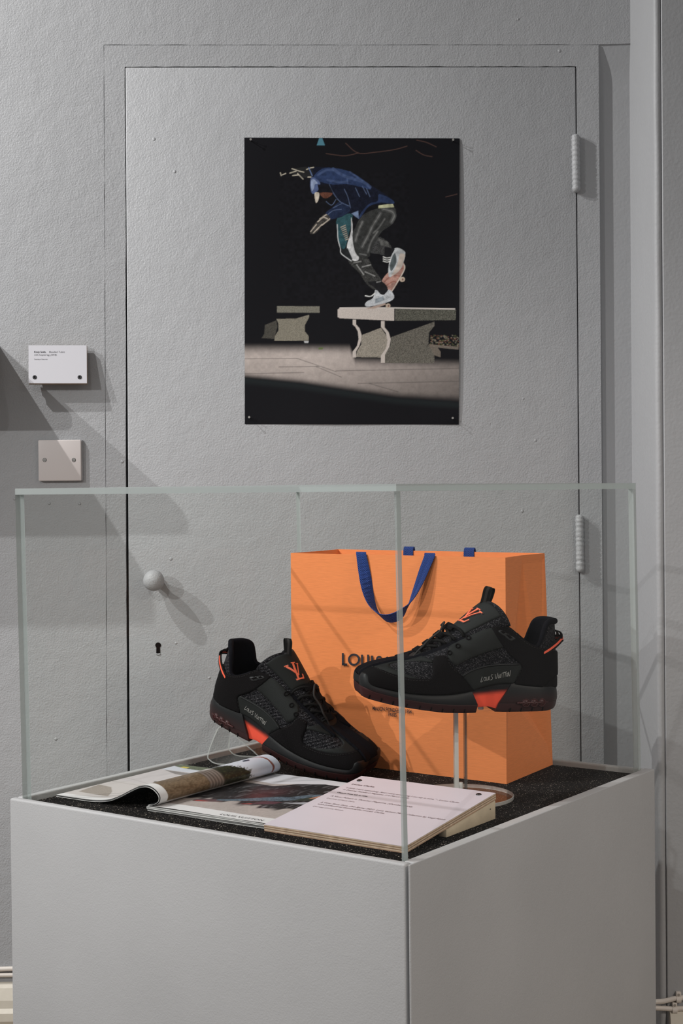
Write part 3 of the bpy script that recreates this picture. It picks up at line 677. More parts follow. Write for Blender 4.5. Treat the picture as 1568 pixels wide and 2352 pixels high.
def herringbone():
    m, N, L, b = nodes('blue_herringbone'); b.inputs['Roughness'].default_value = .75; b.inputs['Specular IOR Level'].default_value = .2; b.inputs['Sheen Weight'].default_value = .05
    uv = N.new('ShaderNodeVertexColor'); uv.layer_name = 'Col'; sp = N.new('ShaderNodeSeparateColor'); L.new(uv.outputs[0], sp.inputs[0])
    # R: across 0..1, G: along (metres * 10)
    f = N.new('ShaderNodeMath'); f.operation = 'PINGPONG'; f.inputs[1].default_value = .25; L.new(sp.outputs[0], f.inputs[0])
    k = N.new('ShaderNodeMath'); k.operation = 'MULTIPLY_ADD'; k.inputs[1].default_value = 65; L.new(sp.outputs[1], k.inputs[0])
    q = N.new('ShaderNodeMath'); q.operation = 'MULTIPLY'; q.inputs[1].default_value = 14; L.new(f.outputs[0], q.inputs[0]); L.new(q.outputs[0], k.inputs[2])
    sn = N.new('ShaderNodeMath'); sn.operation = 'SINE'; k2 = N.new('ShaderNodeMath'); k2.operation = 'MULTIPLY'; k2.inputs[1].default_value = 3.1416; L.new(k.outputs[0], k2.inputs[0]); L.new(k2.outputs[0], sn.inputs[0])
    r = N.new('ShaderNodeMapRange'); r.inputs[1].default_value = -1; r.inputs[3].default_value = .65; r.inputs[4].default_value = 1.25; L.new(sn.outputs[0], r.inputs[0])
    h = N.new('ShaderNodeMix'); h.data_type = 'RGBA'; h.blend_type = 'MULTIPLY'; h.inputs[0].default_value = 1; h.inputs[6].default_value = (.018, .05, .22, 1)
    L.new(r.outputs[0], h.inputs[7]); L.new(h.outputs[2], b.inputs['Base Color'])
    bp = N.new('ShaderNodeBump'); bp.inputs['Distance'].default_value = .0005; L.new(sn.outputs[0], bp.inputs['Height']); L.new(bp.outputs[0], b.inputs['Normal'])
    return m
M['blue'] = herringbone()
def shopping_bag():
    zb = MZ + .0005
    FR, FL, BR = on_z(1163, 1801, zb), on_z(671, 1740, zb), on_z(1277, 1753, zb)
    ex = unit(FR - FL); wd = np.linalg.norm(FR - FL); eo = np.array([ex[1], -ex[0], 0]); eo = eo if eo @ (CAM - FR) > 0 else -eo   # outwards, to the viewer
    dep = unit(BR - FR); dl = np.linalg.norm(BR - FR) * .925
    # top rim: from the photograph, in the plane of the front and of the side
    FRt = on_plane(1169, 1281, FR, np.array([eo[0], eo[1], 0])); ht = FRt[2] - zb
    t = thing('shopping_bag', (FL + FR) / 2 + dep * dl / 2, 'orange paper shopping bag with blue ribbon handles standing behind the black shoes', 'bag')
    FLt = FL + Z * ht + ex * .001; FRt = FR + Z * ht + ex * .001
    BRt = FR + dep * dl * .90 + Z * ht - ex * .004; BLt = BRt - ex * wd; BL = FL + dep * dl
    th = .0016
    # front and back panels as gently uneven grids
    def panel(name, a, b, c, d, nrm, amp, seed):
        n, m = 36, 30; r = np.random.default_rng(seed); k1, k2, k3 = r.uniform(0, 6, 3); V = []
        for j in range(m):
            for i in range(n):
                u, v = i / (n - 1), j / (m - 1); p = (a * (1 - u) + b * u) * (1 - v) + (d * (1 - u) + c * u) * v
                w = math.sin(math.pi * u) * math.sin(math.pi * min(1, v * 1.1)) ; e = amp * w * (math.sin(u * 5 + k1) * .6 + math.sin(v * 6 + u * 3 + k2) + .5 * math.sin(u * 11 - v * 7 + k3))
                V.append(p + nrm * e)
        V += [p - nrm * th for p in V]; o2 = n * m; Fc = []
        for j in range(m - 1):
            for i in range(n - 1): q = j * n + i; Fc += [(q, q + 1, q + 1 + n, q + n), (o2 + q, o2 + q + n, o2 + q + 1 + n, o2 + q + 1)]
        rim = [j for j in range(n)] + [j * n + n - 1 for j in range(1, m)] + [(m - 1) * n + i for i in range(n - 2, -1, -1)] + [j * n for j in range(m - 2, 0, -1)]
        Fc += [(rim[i], o2 + rim[i], o2 + rim[(i + 1) % len(rim)], rim[(i + 1) % len(rim)]) for i in range(len(rim))]
        return sharpen(fix_normals(add(name, V, Fc, M['orange'], t, smooth=True)))
    panel('front_panel', FL, FR, FRt, FLt, eo, .0011, 3)
    panel('back_panel', BL, BL + ex * wd, BRt, BLt, -eo, .001, 5)
    # gussets: centre crease pressed in, with the folded triangle at the foot
    def gusset(p0, p1, p1t, p0t, side):
        mid = lambda v, push: (p0 * (1 - v) + p0t * v) * .5 + (p1 * (1 - v) + p1t * v) * .5 + side * push
        q = lambda u, v: (p0 * (1 - u) + p1 * u) * (1 - v) + (p0t * (1 - u) + p1t * u) * v
        A, B, Ct, Dt = p0, p1, p1t, p0t
        tri = q(.20, .37) - side * .012; tri2 = q(.88, .42) - side * .003; low = q(.93, .10) - side * .003; mt_ = mid(1, -.006); mc = mid(.41, -.030); mb = mid(0, .0)
        V = [A, B, Ct, Dt, tri, tri2, mt_, mc, low, mb]
        Fc = [(0, 4, 3), (4, 7, 6, 3), (7, 5, 2, 6), (5, 8, 1, 2), (0, 9, 8, 4), (4, 8, 7), (7, 8, 5), (9, 1, 8)]
        V2 = [v - side * th for v in V]
        o = add('gusset', V + V2, Fc + [tuple(10 + i for i in f[::-1]) for f in Fc] + [(3, 6, 16, 13), (6, 2, 12, 16)], M['orange'], t); return o
    gusset(FR - dep * .0, FR + dep * dl, BRt, FRt, ex); gusset(FL + dep * dl, FL, FLt, BLt, -ex)
    add('bag_base', [FL + Z * .0008, FR + Z * .0008, FR + dep * dl + Z * .0008, BL + Z * .0008], [(0, 1, 2, 3)], M['orange'], t)
    # folded rim inside the mouth
    for a, b, nn in ((FLt, FRt, -eo), (BLt, BRt, eo)):
        box('rim_fold', a + nn * (th + .0003), b - a, -Z * .05, nn * .0008, M['orange'], t)
    # handles
    fn = np.array([eo[0], eo[1], 0])
    def onf(px, py, out): return on_plane(px, py, FR + fn * out, fn)
    def strap(name, pts, wv, half):
        P = crom(pts, 70); Wv = crom(wv, 70); V, Fc = ribbon_geo(P, Wv, half, .0012)
        o = add(name, V, Fc, M['blue'], t, smooth=False)
        s = np.concatenate([[0], np.cumsum(np.linalg.norm(np.diff(P, axis=0), axis=1))]); cols = np.zeros((len(V), 3))
        cols[:, 0] = np.tile([0, 1, 1, 0], len(P)); cols[:, 1] = np.repeat(s * 10, 4); set_col(o, cols); return o
    hw = .0098
    pts = [onf(829, 1290, -.004) + Z * 0, onf(829, 1271.5, -.0018) + Z * .0012, onf(829.5, 1274, .0026), onf(836, 1312, .005), onf(846, 1365, .010), onf(860, 1400, .014), onf(884, 1420, .017), onf(915, 1414, .017),
           onf(940, 1388, .015), onf(960, 1345, .011), onf(975, 1306, .007), onf(986, 1278, .0026), onf(986.5, 1273.5, -.0018) + Z * .0012, onf(986.5, 1293, -.004)]
    wv = [-ex, -ex, -ex, -ex * .9 + fn * .35, -ex * .35 + fn * .9, -ex * .05 + fn * .9 + Z * .35, fn * .75 + Z * .65, fn * .7 + Z * .75 + ex * .1, fn * .45 + Z * .5 + ex * .65, ex * .95 + Z * .25 + fn * .2, ex + Z * .12, ex, ex, ex]
    wv = [-w for w in wv[:5]] + [-w for w in wv[5:8]] + wv[8:] if False else wv
    # keep the width direction continuous along the strap
    W2 = [np.asarray(wv[0], float)]
    for w in wv[1:]: W2.append(w if np.dot(w, W2[-1]) >= 0 else -w)
    strap('handle', pts, W2, hw)
    def onb(px, py, out): return on_plane(px, py, BRt + fn * out, fn)
    for a, b in (((940, 1262), (1079, 1264)),):
        pa, pb = onb(*a, 0), onb(*b, 0); zt = BRt[2]
        for p in (pa, pb): p[2] = zt
        dn = [pa + fn * .0045 - Z * .03, pa + fn * .0035 + Z * .0012, pa - fn * .0022 + Z * .0013, pa - fn * .004 - Z * .05, pa * .8 + pb * .2 - fn * .006 - Z * .11, (pa + pb) / 2 - fn * .007 - Z * .13, pa * .2 + pb * .8 - fn * .006 - Z * .11,
              pb - fn * .004 - Z * .05, pb - fn * .0022 + Z * .0013, pb + fn * .0035 + Z * .0012, pb + fn * .0045 - Z * .03]
        ww = [ex, ex, ex, ex, ex * .8 + Z * .6, Z, -ex * .8 + Z * .6, -ex, -ex, -ex, -ex]
        strap('handle', dn, ww, hw)
    # lettering on the front, drawn as flat strokes
    def ev(px, py): return onf(px, py, .0016)
    arc = lambda cx, cy, rx, ry, a0, a1, n=18: [(cx + rx * math.cos(math.radians(a)), cy + ry * math.sin(math.radians(a))) for a in np.linspace(a0, a1, n)]
    sl = lambda x: 1500 + (x - 785) * .082        # cap line falls towards the right corner
    H = 28.0
    def letter(ch, x, w):
        y0 = sl(x); y1 = y0 + H; m = x + w / 2
        return {'L': [[(x, y0), (x, y1 - 2.4)], [(x - 2.3, y1 - 2.3), (x + w, y1 - 1.9)]], 'O': [arc(m, (y0 + y1) / 2, w / 2 - 2, H / 2 - 2.2, 0, 360, 36)], 'I': [[(x, y0), (x, y1)]],
                'U': [[(x, y0), (x, y1 - 8)] + arc(m, y1 - 9.5, w / 2, 7.4, 180, 0)[1:-1] + [(x + w, y1 - 8), (x + w, y0)]],
                'S': [arc(m + .5, y0 + 7.6, w / 2 - 1, 5.6, -35, -200, 12) + arc(m, y1 - 7.6, w / 2, 5.6, -70, 150, 14)], 'V': [[(x, y0), (m, y1)], [(m, y1), (x + w, y0)]],
                'T': [[(m, y0), (m, y1)], [(x, y0 + 2), (x + w, y0 + 2.6)]], 'N': [[(x, y1), (x, y0)], [(x, y0), (x + w, y1)], [(x + w, y1), (x + w, y0)]]}[ch]
    lines = []
    for ch, x, w in (('L', 787, 10), ('O', 799, 27), ('U', 831, 14), ('I', 854, 0), ('S', 864, 12), ('V', 888, 20), ('U', 914, 14), ('I', 938, 0), ('T', 945, 13), ('T', 961, 13), ('O', 977, 27), ('N', 1011, 16)): lines += letter(ch, x, w)
    V, Fc = stroke_geo(lines, 4.6, ev); add('lettering', V, Fc, M['ink'], t)
    ey = Z
    text_obj('lettering', 'MAISON FOND\u00c9E EN 1854', .0088, onf(855, 1630.5, .0015), ex, ey, M['ink'], t, squash=.74, bold=.00008, lift=.0001)
    text_obj('lettering', 'PARIS', .0088, onf(891, 1644.8, .0015), ex, ey, M['ink'], t, squash=.74, bold=.00008, lift=.0001)
shopping_bag()

# ------------------------------------------------------------------ open magazine
def magazine():
    S0, BR_, BL_ = on_z(337, 1863, MZ), on_z(611, 1905, MZ), on_z(103, 1824, MZ)
    ea = unit(BR_ - S0); ev = np.array([-ea[1], ea[0], 0]); w = np.linalg.norm(BR_ - S0); hgt = .283
    t = thing('magazine', S0 + ev * hgt / 2, 'open magazine with a thick curled left page lying on the black mat', 'magazine')
    P = lambda a, v, z: S0 + ea * a + ev * v + Z * z
    # right-hand block: several leaves with slightly wandering edges
    M['pages'] = mat('page_edges', (.55, .54, .53), .7, .2, bump=[(900, 1)], bdist=.0004)
    k = 5; tb = .0014
    M['print'] = attr_mat('glossy_page', .38, .22)
    for i in range(k):
        z = .0004 + i * tb; dx = rng.uniform(-.002, .002); n = 14; V = []
        top = z + tb * .86
        for zz in (z, top):
            for vv in (-.001 * i * .4 + rng.uniform(-.0012, .0012), hgt):
                for a in np.linspace(.001, w + dx - .0008 * i, n): V.append(P(a, vv, zz + .0004 * math.sin(a * 30 + i)))
        f = lambda r, j: r * n + j
        Fc = [(f(0, j), f(1, j), f(1, j + 1), f(0, j + 1)) for j in range(n - 1)] + [(f(2, j), f(2, j + 1), f(3, j + 1), f(3, j)) for j in range(n - 1)]
        Fc += [(f(0, j), f(0, j + 1), f(2, j + 1), f(2, j)) for j in range(n - 1)] + [(f(1, j), f(3, j), f(3, j + 1), f(1, j + 1)) for j in range(n - 1)]
        Fc += [(f(0, n - 1), f(1, n - 1), f(3, n - 1), f(2, n - 1)), (f(0, 0), f(2, 0), f(3, 0), f(1, 0))]
        fix_normals(add('page_block', V, Fc, M['pages'], t))
    # printed right page (0..1 across from spine, 0..1 up from the foot)
    zt = .0004 + k * tb + .0003
    R = Print(170, 220, 0, 0, 1, 1, (.66, .65, .66))
    X, Y = R.X, R.Y
    n1, n2, n3 = R.noise((22, 10), 11), R.noise((60, 24), 12), R.noise((120, 140), 13)
    sand = np.stack([.33 + .10 * n3, .29 + .09 * n3, .275 + .085 * n3], -1)
    R.blend(((Y > .10)).astype(float), sand)
    top = .93 - .06 * X; low = .20 + .10 * n1 + .04 * X
    sw = .5 + .5 * np.sin(34 * (Y + .25 * np.sin(X * 5 + 1.5) + .10 * n1) + 7 * n2)
    dk = np.stack([.020 + .16 * sw ** 6 * n2 ** 2, .019 + .155 * sw ** 6 * n2 ** 2, .020 + .165 * sw ** 6 * n2 ** 2], -1)
    R.blend(sstep(low - .02, low + .03, Y) * (X > .0) * (1 - sstep(top - .20 - .01, top - .20 + .01, Y) * (X < .36 + .9 * (Y - .72))), dk)
    R.blend((np.exp(-((X - .47) / .10) ** 2 - ((Y - .52) / .16) ** 2)) * .6, (.10, .03, .033))
    R.poly([(0, .80), (.30, .755), (.62, .90), (1, .89), (1, 1), (0, 1)], (.62, .61, .645), 1, 0, False)
    R.poly([(.18, .20), (.30, .23), (.36, .26), (.33, .29), (.22, .27), (.16, .235)], (.10, .055, .06)); R.poly([(.18, .205), (.26, .225), (.28, .238), (.19, .225)], (.42, .05, .04))
    for q in ([(.31, .27), (.40, .30), (.52, .36), (.63, .44), (.66, .52), (.60, .52), (.48, .42), (.36, .33), (.30, .30)], [(.60, .40), (.70, .46), (.82, .56), (.84, .66), (.76, .66), (.66, .54)]):
        R.poly(q, (.09, .12, .15), 1, .75)
    R.poly([(.56, .30), (.70, .36), (.72, .42), (.60, .40)], (.09, .04, .05)); R.poly([(.50, .27), (.58, .30), (.56, .31)], (.40, .06, .05))
    R.poly([(.74, .48), (.84, .52), (.88, .60), (.78, .60)], (.04, .05, .04)); R.poly([(.72, .40), (.90, .44), (.96, .52), (.84, .48)], (.42, .42, .46), .8)
    R.poly([(.80, .56), (.84, .60), (.90, .72), (.86, .76), (.82, .68)], (.42, .20, .13)); R.poly([(.90, .74), (.96, .76), (.97, .84), (.90, .82)], (.36, .17, .11)); R.poly([(.88, .60), (.97, .66), (.98, .74), (.90, .70)], (.05, .08, .18)); R.poly([(.90, .80), (.98, .83), (.98, .87), (.91, .86)], (.2, .26, .38), 1, .4)
    R.blend((Y < .085).astype(float), (.66, .65, .655)); R.blend((X > .985).astype(float) * (Y < .2), (.66, .65, .655))
    V = []
    for v in np.linspace(0, 1, R.H):
        for a in np.linspace(0, 1, R.W): V.append(P(a * w + .0005, v * hgt - .0005, zt + .0009 + .0012 * math.sin(min(1, a * 5) * math.pi / 2) - .0012 + .0004 * math.sin(a * 6)))
    i = np.arange(R.W * R.H).reshape(R.H, R.W); q = np.stack([i[:-1, :-1], i[:-1, 1:], i[1:, 1:], i[1:, :-1]], -1).reshape(-1, 4)
    o = add('right_page', V, q, M['print'], t, smooth=True); set_col(o, R.I)
    text_obj('lettering', 'LOUIS VUITTON', .0098, P(w * .595, .0065, zt), ea, ev, M['ink'], t, squash=.98, space=1.06, lift=.0012)
    # left pages: bundle that bulges up beside the spine and then lies down to the left
    cs_ = crom([(.004, .0075), (.013, .0086), (.0235, .0145), (.0255, .0235), (.0165, .0325), (.003, .0365), (-.012, .0342), (-.028, .0275), (-.052, .0158), (-.074, .0080), (-.102, .0042), (-.14, .0034), (-.1795, .0034)], 240)
    d = np.gradient(cs_, axis=0); nn = np.stack([d[:, 1], -d[:, 0]], 1); nn /= np.linalg.norm(nn, axis=1)[:, None]; nn *= np.sign(nn[120, 1]) if nn[120, 1] != 0 else 1
    sarc = np.concatenate([[0], np.cumsum(np.linalg.norm(np.diff(cs_, axis=0), axis=1))]); Ls = sarc[-1]
    for j, off in enumerate((-.0028, -.0021, -.0014, -.0007)):
        c = cs_ + nn * off; c[:, 1] = np.maximum(c[:, 1], .0004 + j * .0006); v0 = rng.uniform(-.0015, .0015); cut = 240 - int(rng.uniform(0, 6)); V, Fc = [], []
        for dz in (0, .0004):
            for v in (v0, hgt + v0):
                for p, m_ in zip(c[:cut], nn[:cut]): V.append(P(p[0] + m_[0] * dz, v, p[1] + m_[1] * dz))
        for a in range(cut - 1):
            Fc += [(a, a + 1, cut + a + 1, cut + a), (2 * cut + a, 3 * cut + a, 3 * cut + a + 1, 2 * cut + a + 1), (a, 2 * cut + a, 2 * cut + a + 1, a + 1)]
        add('page', V, Fc, M['pages'] if j % 2 else M['black'], t, smooth=False)
    Lp = Print(240, 150, 0, 0, Ls, hgt, (.52, .485, .47))           # x: arc length from the spine, y: up the page
    X, Y = Lp.X, Lp.Y; m1, m2, m3 = Lp.noise((40, 14), 21), Lp.noise((140, 90), 22), Lp.noise((12, 10), 23)
    Lp.blend(((Y > .13) & (X > .07)).astype(float), np.stack([.49 + .05 * m1, .455 + .05 * m1, .455 + .05 * m1], -1))
    Lp.poly([(.085, .125), (.165, .12), (.19, .155), (.105, .165)], (.20, .18, .17), 1, .1, False); Lp.poly([(.17, .03), (.235, .035), (.245, .09), (.215, .085), (.19, .06)], (.30, .26, .225), 1, .1, False); Lp.poly([(.085, .20), (.2, .215), (.24, .235), (.1, .225)], (.22, .20, .19), 1, .1, False)
    Lp.poly([(.07, .24), (.25, .235), (.25, .283), (.07, .283)], (.55, .57, .62)); Lp.poly([(.12, .262), (.2, .258), (.25, .27), (.24, .283), (.12, .283)], (.10, .12, .07), 1, .5); Lp.poly([(.215, .262), (.23, .262), (.23, .272), (.215, .27)], (.55, .45, .08))
    Lp.line([(.10, .06), (.16, .11), (.25, .12)], .0015, (.3, .27, .25)); Lp.line([(.08, .10), (.25, .155)], .001, (.3, .27, .25))
    wood = np.stack([.125 + .10 * m2 - .05 * m1, .088 + .075 * m2 - .04 * m1, .055 + .05 * m2 - .03 * m1], -1)
    edge = .062 + .012 * np.sin(Y * 25) + .002 * m3
    Lp.blend((1 - sstep(edge - .003, edge + .003, X)) * (Y > .016), wood)
    rings = .5 + .5 * np.sin(Y * 900)
    Lp.blend((1 - sstep(edge - .003, edge + .003, X)) * sstep(.108, .112, Y) * (1 - sstep(.146, .15, Y)), np.stack([.10 + .12 * rings, .08 + .10 * rings, .07 + .085 * rings], -1))
    tree = .185 + .02 * (m2 - .5) + .025 * np.sin(X * 60)
    Lp.blend((X < .08) * sstep(.140, .148, Y) * (1 - sstep(tree - .004, tree + .004, Y)), np.stack([.018 + .05 * m2 ** 4, .018 + .05 * m2 ** 4, .012 + .02 * m2 ** 4], -1))
    cl = .55 + .25 * Lp.noise((6, 8), 24)
    Lp.blend((X < .085) * sstep(tree - .004, tree + .004, Y), np.stack([cl * .93, cl * .95, cl * 1.06], -1))
    Lp.line([(.012, .262), (.03, .266), (.055, .262), (.065, .25)], .0045, (.25, .07, .04)); Lp.poly([(.055, .215), (.062, .22), (.06, .235), (.054, .23)], (.05, .07, .1))
    Lp.blend((Y < .0165).astype(float), (.66, .65, .65))
    a = np.interp(np.linspace(0, Ls, Lp.W), sarc, cs_[:, 0]); h = np.interp(np.linspace(0, Ls, Lp.W), sarc, cs_[:, 1])
    V = [P(a[i], v * hgt, h[i] + .0004) for v in np.linspace(0, 1, Lp.H) for i in range(Lp.W)]
    i = np.arange(Lp.W * Lp.H).reshape(Lp.H, Lp.W); q = np.stack([i[:-1, :-1], i[1:, :-1], i[1:, 1:], i[:-1, 1:]], -1).reshape(-1, 4)
    o = add('left_page', V, q, M['print'], t, smooth=True); set_col(o, Lp.I)
magazine()

# ------------------------------------------------------------------ caption board
def caption_board():
    FL, FR, BRb = on_z(607, 1909, MZ + .0003), on_z(931, 1961, MZ + .0003), on_z(1133, 1880, MZ + .0003)
    ex = unit(FR - FL); wd = np.linalg.norm(FR - FL); ey0 = np.array([-ex[1], ex[0], 0]); dl = (BRb - FR) @ ey0
    top = on_plane(1131, 1824, FR + ex * 0, ex)                        # back corner of the face
    th = .0092; rise = top[2] - (MZ + .0003) - th; ey = unit(ey0 * dl + Z * rise); n = np.cross(ex, ey); L_ = math.hypot(dl, rise)
    t = thing('caption_board', FL + ex * wd / 2 + ey0 * dl / 2, 'lilac caption board on a plywood wedge lying on the black mat beside the magazine', 'sign')
    M['lilac'] = mat('lilac_print', (0.575, 0.515, 0.565), 0.38, 0.35, bump=[(1400, 1)], bdist=.0001, mottle=(9, .03))
    cols = [(.44, .28, .19), (.62, .49, .36), (.30, .19, .13), (.60, .47, .34), (.33, .21, .14), (.60, .46, .33)]
    plys = [mat('ply_layer_%d' % i, c, .65, .2, mottle=(140, .18)) for i, c in enumerate(cols)]
    k = 6; b = (th - .0005) / k
    O = FL + Z * .0002
    for i in range(k): box('ply', O + n * b * i, ex * wd, ey * L_, n * b * .985, plys[i], t)
    box('face', O + n * b * k, ex * wd, ey * L_, n * .0005, M['lilac'], t)
    M['birch'] = mat('birch_face', (0.60, 0.49, 0.355), .6, .25, bump=[(300, 1)], bdist=.0002, mottle=(40, .08))
    # wedges under the rear
    slope = rise / dl; a0 = dl * .43
    for u in (wd - .0125, .0005):
        pts = [(a0, .0002), (dl - .001, .0002), (dl - .001, slope * (dl - .001) - .0006), (a0, slope * a0 - .0006)]
        V = [FL + ex * (u + e) + ey0 * p + Z * (q + (.002 if 0 else 0)) for e in (0, .012) for p, q in pts]
        o = add('wedge', V, BOXF, M['birch'], t); bevel(o, .0008, 2)
    add('nail_head', *disc_geo(FL + ex * (wd + .0) + ey0 * (dl * .93) + Z * (slope * dl * .62), ex, .0008, .0003, 8), M['black'], t)
    S = O + n * th
    # pixel -> board
    def bp(px, py): return on_plane(px, py, S, n)
    for px, py in ((825, 1793), (1099, 1825)):
        c = bp(px, py); s = add('screw', *disc_geo(c, n, .0040, .0012, 20, r2=.0034), M['black'], t); add('screw_socket', *disc_geo(c + n * .0011, n, .0017, .0003, 6), M['dark'], s)
    xs = (bp(810, 1802) - S) @ ex - .0002
    def tx(s, sz, px, py, ital=0.0, bold=0, sq=.96, m='ink_brown', w=None):
        p = bp(px, py); q = S + ex * ((p - S) @ ex) + ey * ((p - S) @ ey)
        text_obj('lettering', s, sz, q, ex, ey, M[m], t, shear=ital, bold=bold, squash=sq, lift=.0003)
    it = .2
    tx('Lucien Clarke', .0068, 806, 1802, 0, .0001, 1.02)
    tx('\u201cI think I have something. And I want something I can say is mine.\u201d - Lucien Clarke', .0062, 791, 1810, it, sq=.905)
    tx('in Evening Standard Magazine, (14 March 2018).', .0062, 786, 1814.5, it, sq=.93)
    tx('Objects from left to right', .0050, 773, 1821, 0, .0001, 1.0, 'ink')
    tx('A View: Advert in Thrasher Magazine, (October 2020).', .0062, 758, 1829, it, sq=.98)
    tx('Courtesy of Noah Davis', .0048, 748.5, 1834, 0, sq=1.0)
    tx('A View: Skate Shoe, (Pre-Spring 2021). Louis Vuitton Men\u2019s Collection by Virgil Abloh', .0062, 734, 1843.5, it, sq=.93)
    tx('with professional skateboarder Lucien Clarke.', .0062, 727.5, 1847.5, it, sq=.96)
    tx('Courtesy of Louis Vuitton.', .0048, 717, 1852.5, 0, sq=1.0)
caption_board()

# ------------------------------------------------------------------ round stand that carries the raised shoe
M['clear_thin'] = clear_mat('clear_acrylic_thin', (.97, .97, .96), 1.45)
M['edge_dark'] = edge_mat('acrylic_edge_dark_reflection', (.10, .09, .085), .3)  # clear acrylic too; the dark reflection is put into the base colour
def shoe_stand(top_z):
    c = on_z(1057, 1833, MZ); t = thing('shoe_stand', c, 'clear acrylic shoe stand with a round base under the level shoe', 'stand')
    o = add('round_base', *disc_geo(c + Z * .0003, Z, .078, .0055, 72, bev=.0006), [M['base_sheet'], M['edge_thin']], t)
    for p in o.data.polygons: p.material_index = 0 if abs(p.normal.z) > .9 else 1
    ex = np.array([1.0, 0, 0]); ey = np.array([0, 1.0, 0]); hw = .0108
    hh = top_z - c[2] - .006
    for x0, w_, m_ in ((-.0088, .0058, M['edge_bright']), (.0060, .0036, M['edge_dark'])):          # two fins, white and dark reflections coloured into their viewer-side sawn edges
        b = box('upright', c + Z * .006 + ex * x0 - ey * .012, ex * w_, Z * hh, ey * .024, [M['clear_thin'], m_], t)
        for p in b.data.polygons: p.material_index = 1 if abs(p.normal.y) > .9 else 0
    box('cradle', c + ex * (-.030) - ey * .016 + Z * (top_z - c[2]), ex * .085, ey * .032, Z * .0035, [M['clear_thin'], M['edge_thin']], t)
    add('cradle_peg', *disc_geo(np.array([c[0] + .029, c[1] - .02, top_z + .0035]), Z, .0042, .0035, 14), M['edge_bright'], t)
    add('base_peg', *disc_geo(c + Z * .006 - ey * .008, Z, .0034, .019, 14, bev=.0008), M['edge_bright'], t, smooth=True)
M['base_sheet'] = clear_mat('clear_acrylic_base', (.9, .9, .9), 1.75, .03)
M['edge_bright'] = edge_mat('acrylic_edge_bright', (.62, .60, .57), .12)  # pale base colour carries the white reflection on a fin edge

# ------------------------------------------------------------------ bent acrylic easel under the tilted shoe
def easel():
    c = on_z(494, 1756.5, MZ)
    ex = unit([math.cos(math.radians(-22)), math.sin(math.radians(-22)), 0]); ey = np.array([-ex[1], ex[0], 0])
    t = thing('acrylic_easel', c + ey * .06 + ex * .04, 'bent clear acrylic easel propping up the heel of the tilted shoe', 'stand')
    W_ = .078; th = .0022
    prof = [(.075, .0018), (.030, .0018), (.004, .0018), (-.009, .006), (-.013, .014), (.004, .044), (.012, .049), (.020, .047), (.060, .026), (.100, .004)]
    pr = crom(prof, 60); d = np.gradient(pr, axis=0); nn = np.stack([-d[:, 1], d[:, 0]], 1); nn /= np.linalg.norm(nn, axis=1)[:, None]
    V = []
    for k, (p, m_) in enumerate(zip(pr, nn)):
        for off, v in ((-th / 2, 0), (th / 2, 0), (th / 2, W_), (-th / 2, W_)): V.append(c + ex * (p[0] + m_[0] * off) + ey * v + Z * max(.0003, p[1] * (1 + np.clip(p[1] / .02, 0, 1) * (.30 + .55 * v / W_)) + m_[1] * off))
    Fc, fm = [], []
    for i in range(len(pr) - 1):
        for j in range(4): Fc.append((i * 4 + j, i * 4 + (j + 1) % 4, i * 4 + 4 + (j + 1) % 4, i * 4 + 4 + j)); fm.append(1 if j in (0, 2) else 0)
    Fc += [(0, 1, 2, 3), (len(V) - 4, len(V) - 3, len(V) - 2, len(V) - 1)]; fm += [1, 1]
    add('bent_sheet', V, Fc, [M['clear_thin'], M['edge_thin']], t, fmats=fm, smooth=False)
easel()

# ------------------------------------------------------------------ the pair of shoes
SK = 0.296 / 1445                                        # shoe drawing units (1445 long) to metres
def lx(c): return (np.asarray(c, float) - 68) * SK
def lz(c): return (918 - np.asarray(c, float)) * SK
# the drawing was taken from a slightly turned, slightly raised view: points behind the near flank shift with their depth
TURN, HIGH, DIST = math.sin(math.radians(8)), .327, 2.1
def L3(cx, cy, y):
    d = .0485 - np.asarray(y, float); zc = lz(cy); cx = np.asarray(cx, float)
    return np.stack([lx(cx) + d * (TURN + (6 + .325 * cx) / 3365), np.asarray(y, float) + 0 * zc, zc - d * (HIGH - zc) / DIST], -1)
def seen(p):
    d = .0485 - p[..., 1]; cx = p[..., 0] / SK + 68
    return np.stack([p[..., 0] - d * (TURN + (6 + .325 * (cx - 40 * d / .0485)) / 3365), p[..., 2] + d * (HIGH - p[..., 2]) / DIST], -1)
M['suede'] = mat('black_suede', (0.0062, 0.0054, 0.0057), .9, .07, bump=[(1800, 1)], bdist=.0003)
M['nubuck'] = mat('charcoal_nubuck', (0.0125, 0.0138, 0.0132), .65, .16, bump=[(2200, 1)], bdist=.0002)
M['rubber'] = mat('black_rubber', (0.012, 0.0122, 0.013), .5, .25)
M['lining'] = mat('black_lining', (0.0045, 0.0045, 0.0065), .9, .08, bump=[(1500, 1)], bdist=.0003)
M['lace'] = mat('black_lace', (0.0075, 0.007, 0.0068), .8, .12, bump=[(2500, 1)], bdist=.0003)
M['cord'] = mat('grey_cord', (0.024, 0.021, 0.020), .7, .2)
M['eyelet'] = mat('charcoal_rubber', (0.021, 0.0215, 0.022), .5, .3)
M['coral'] = mat('coral_rubber', (0.80, 0.115, 0.06), .5, .35)
M['coral_logo'] = mat('coral_enamel', (0.80, 0.15, 0.07), .45, .35)
M['silver'] = mat('silver_print', (0.36, 0.35, 0.33), .5, .3)
M['oxred'] = mat('translucent_dark_red', (0.045, 0.010, 0.010), .42, .35)
M['sole_grad'] = attr_mat('faded_sole_rubber', .5, .22)
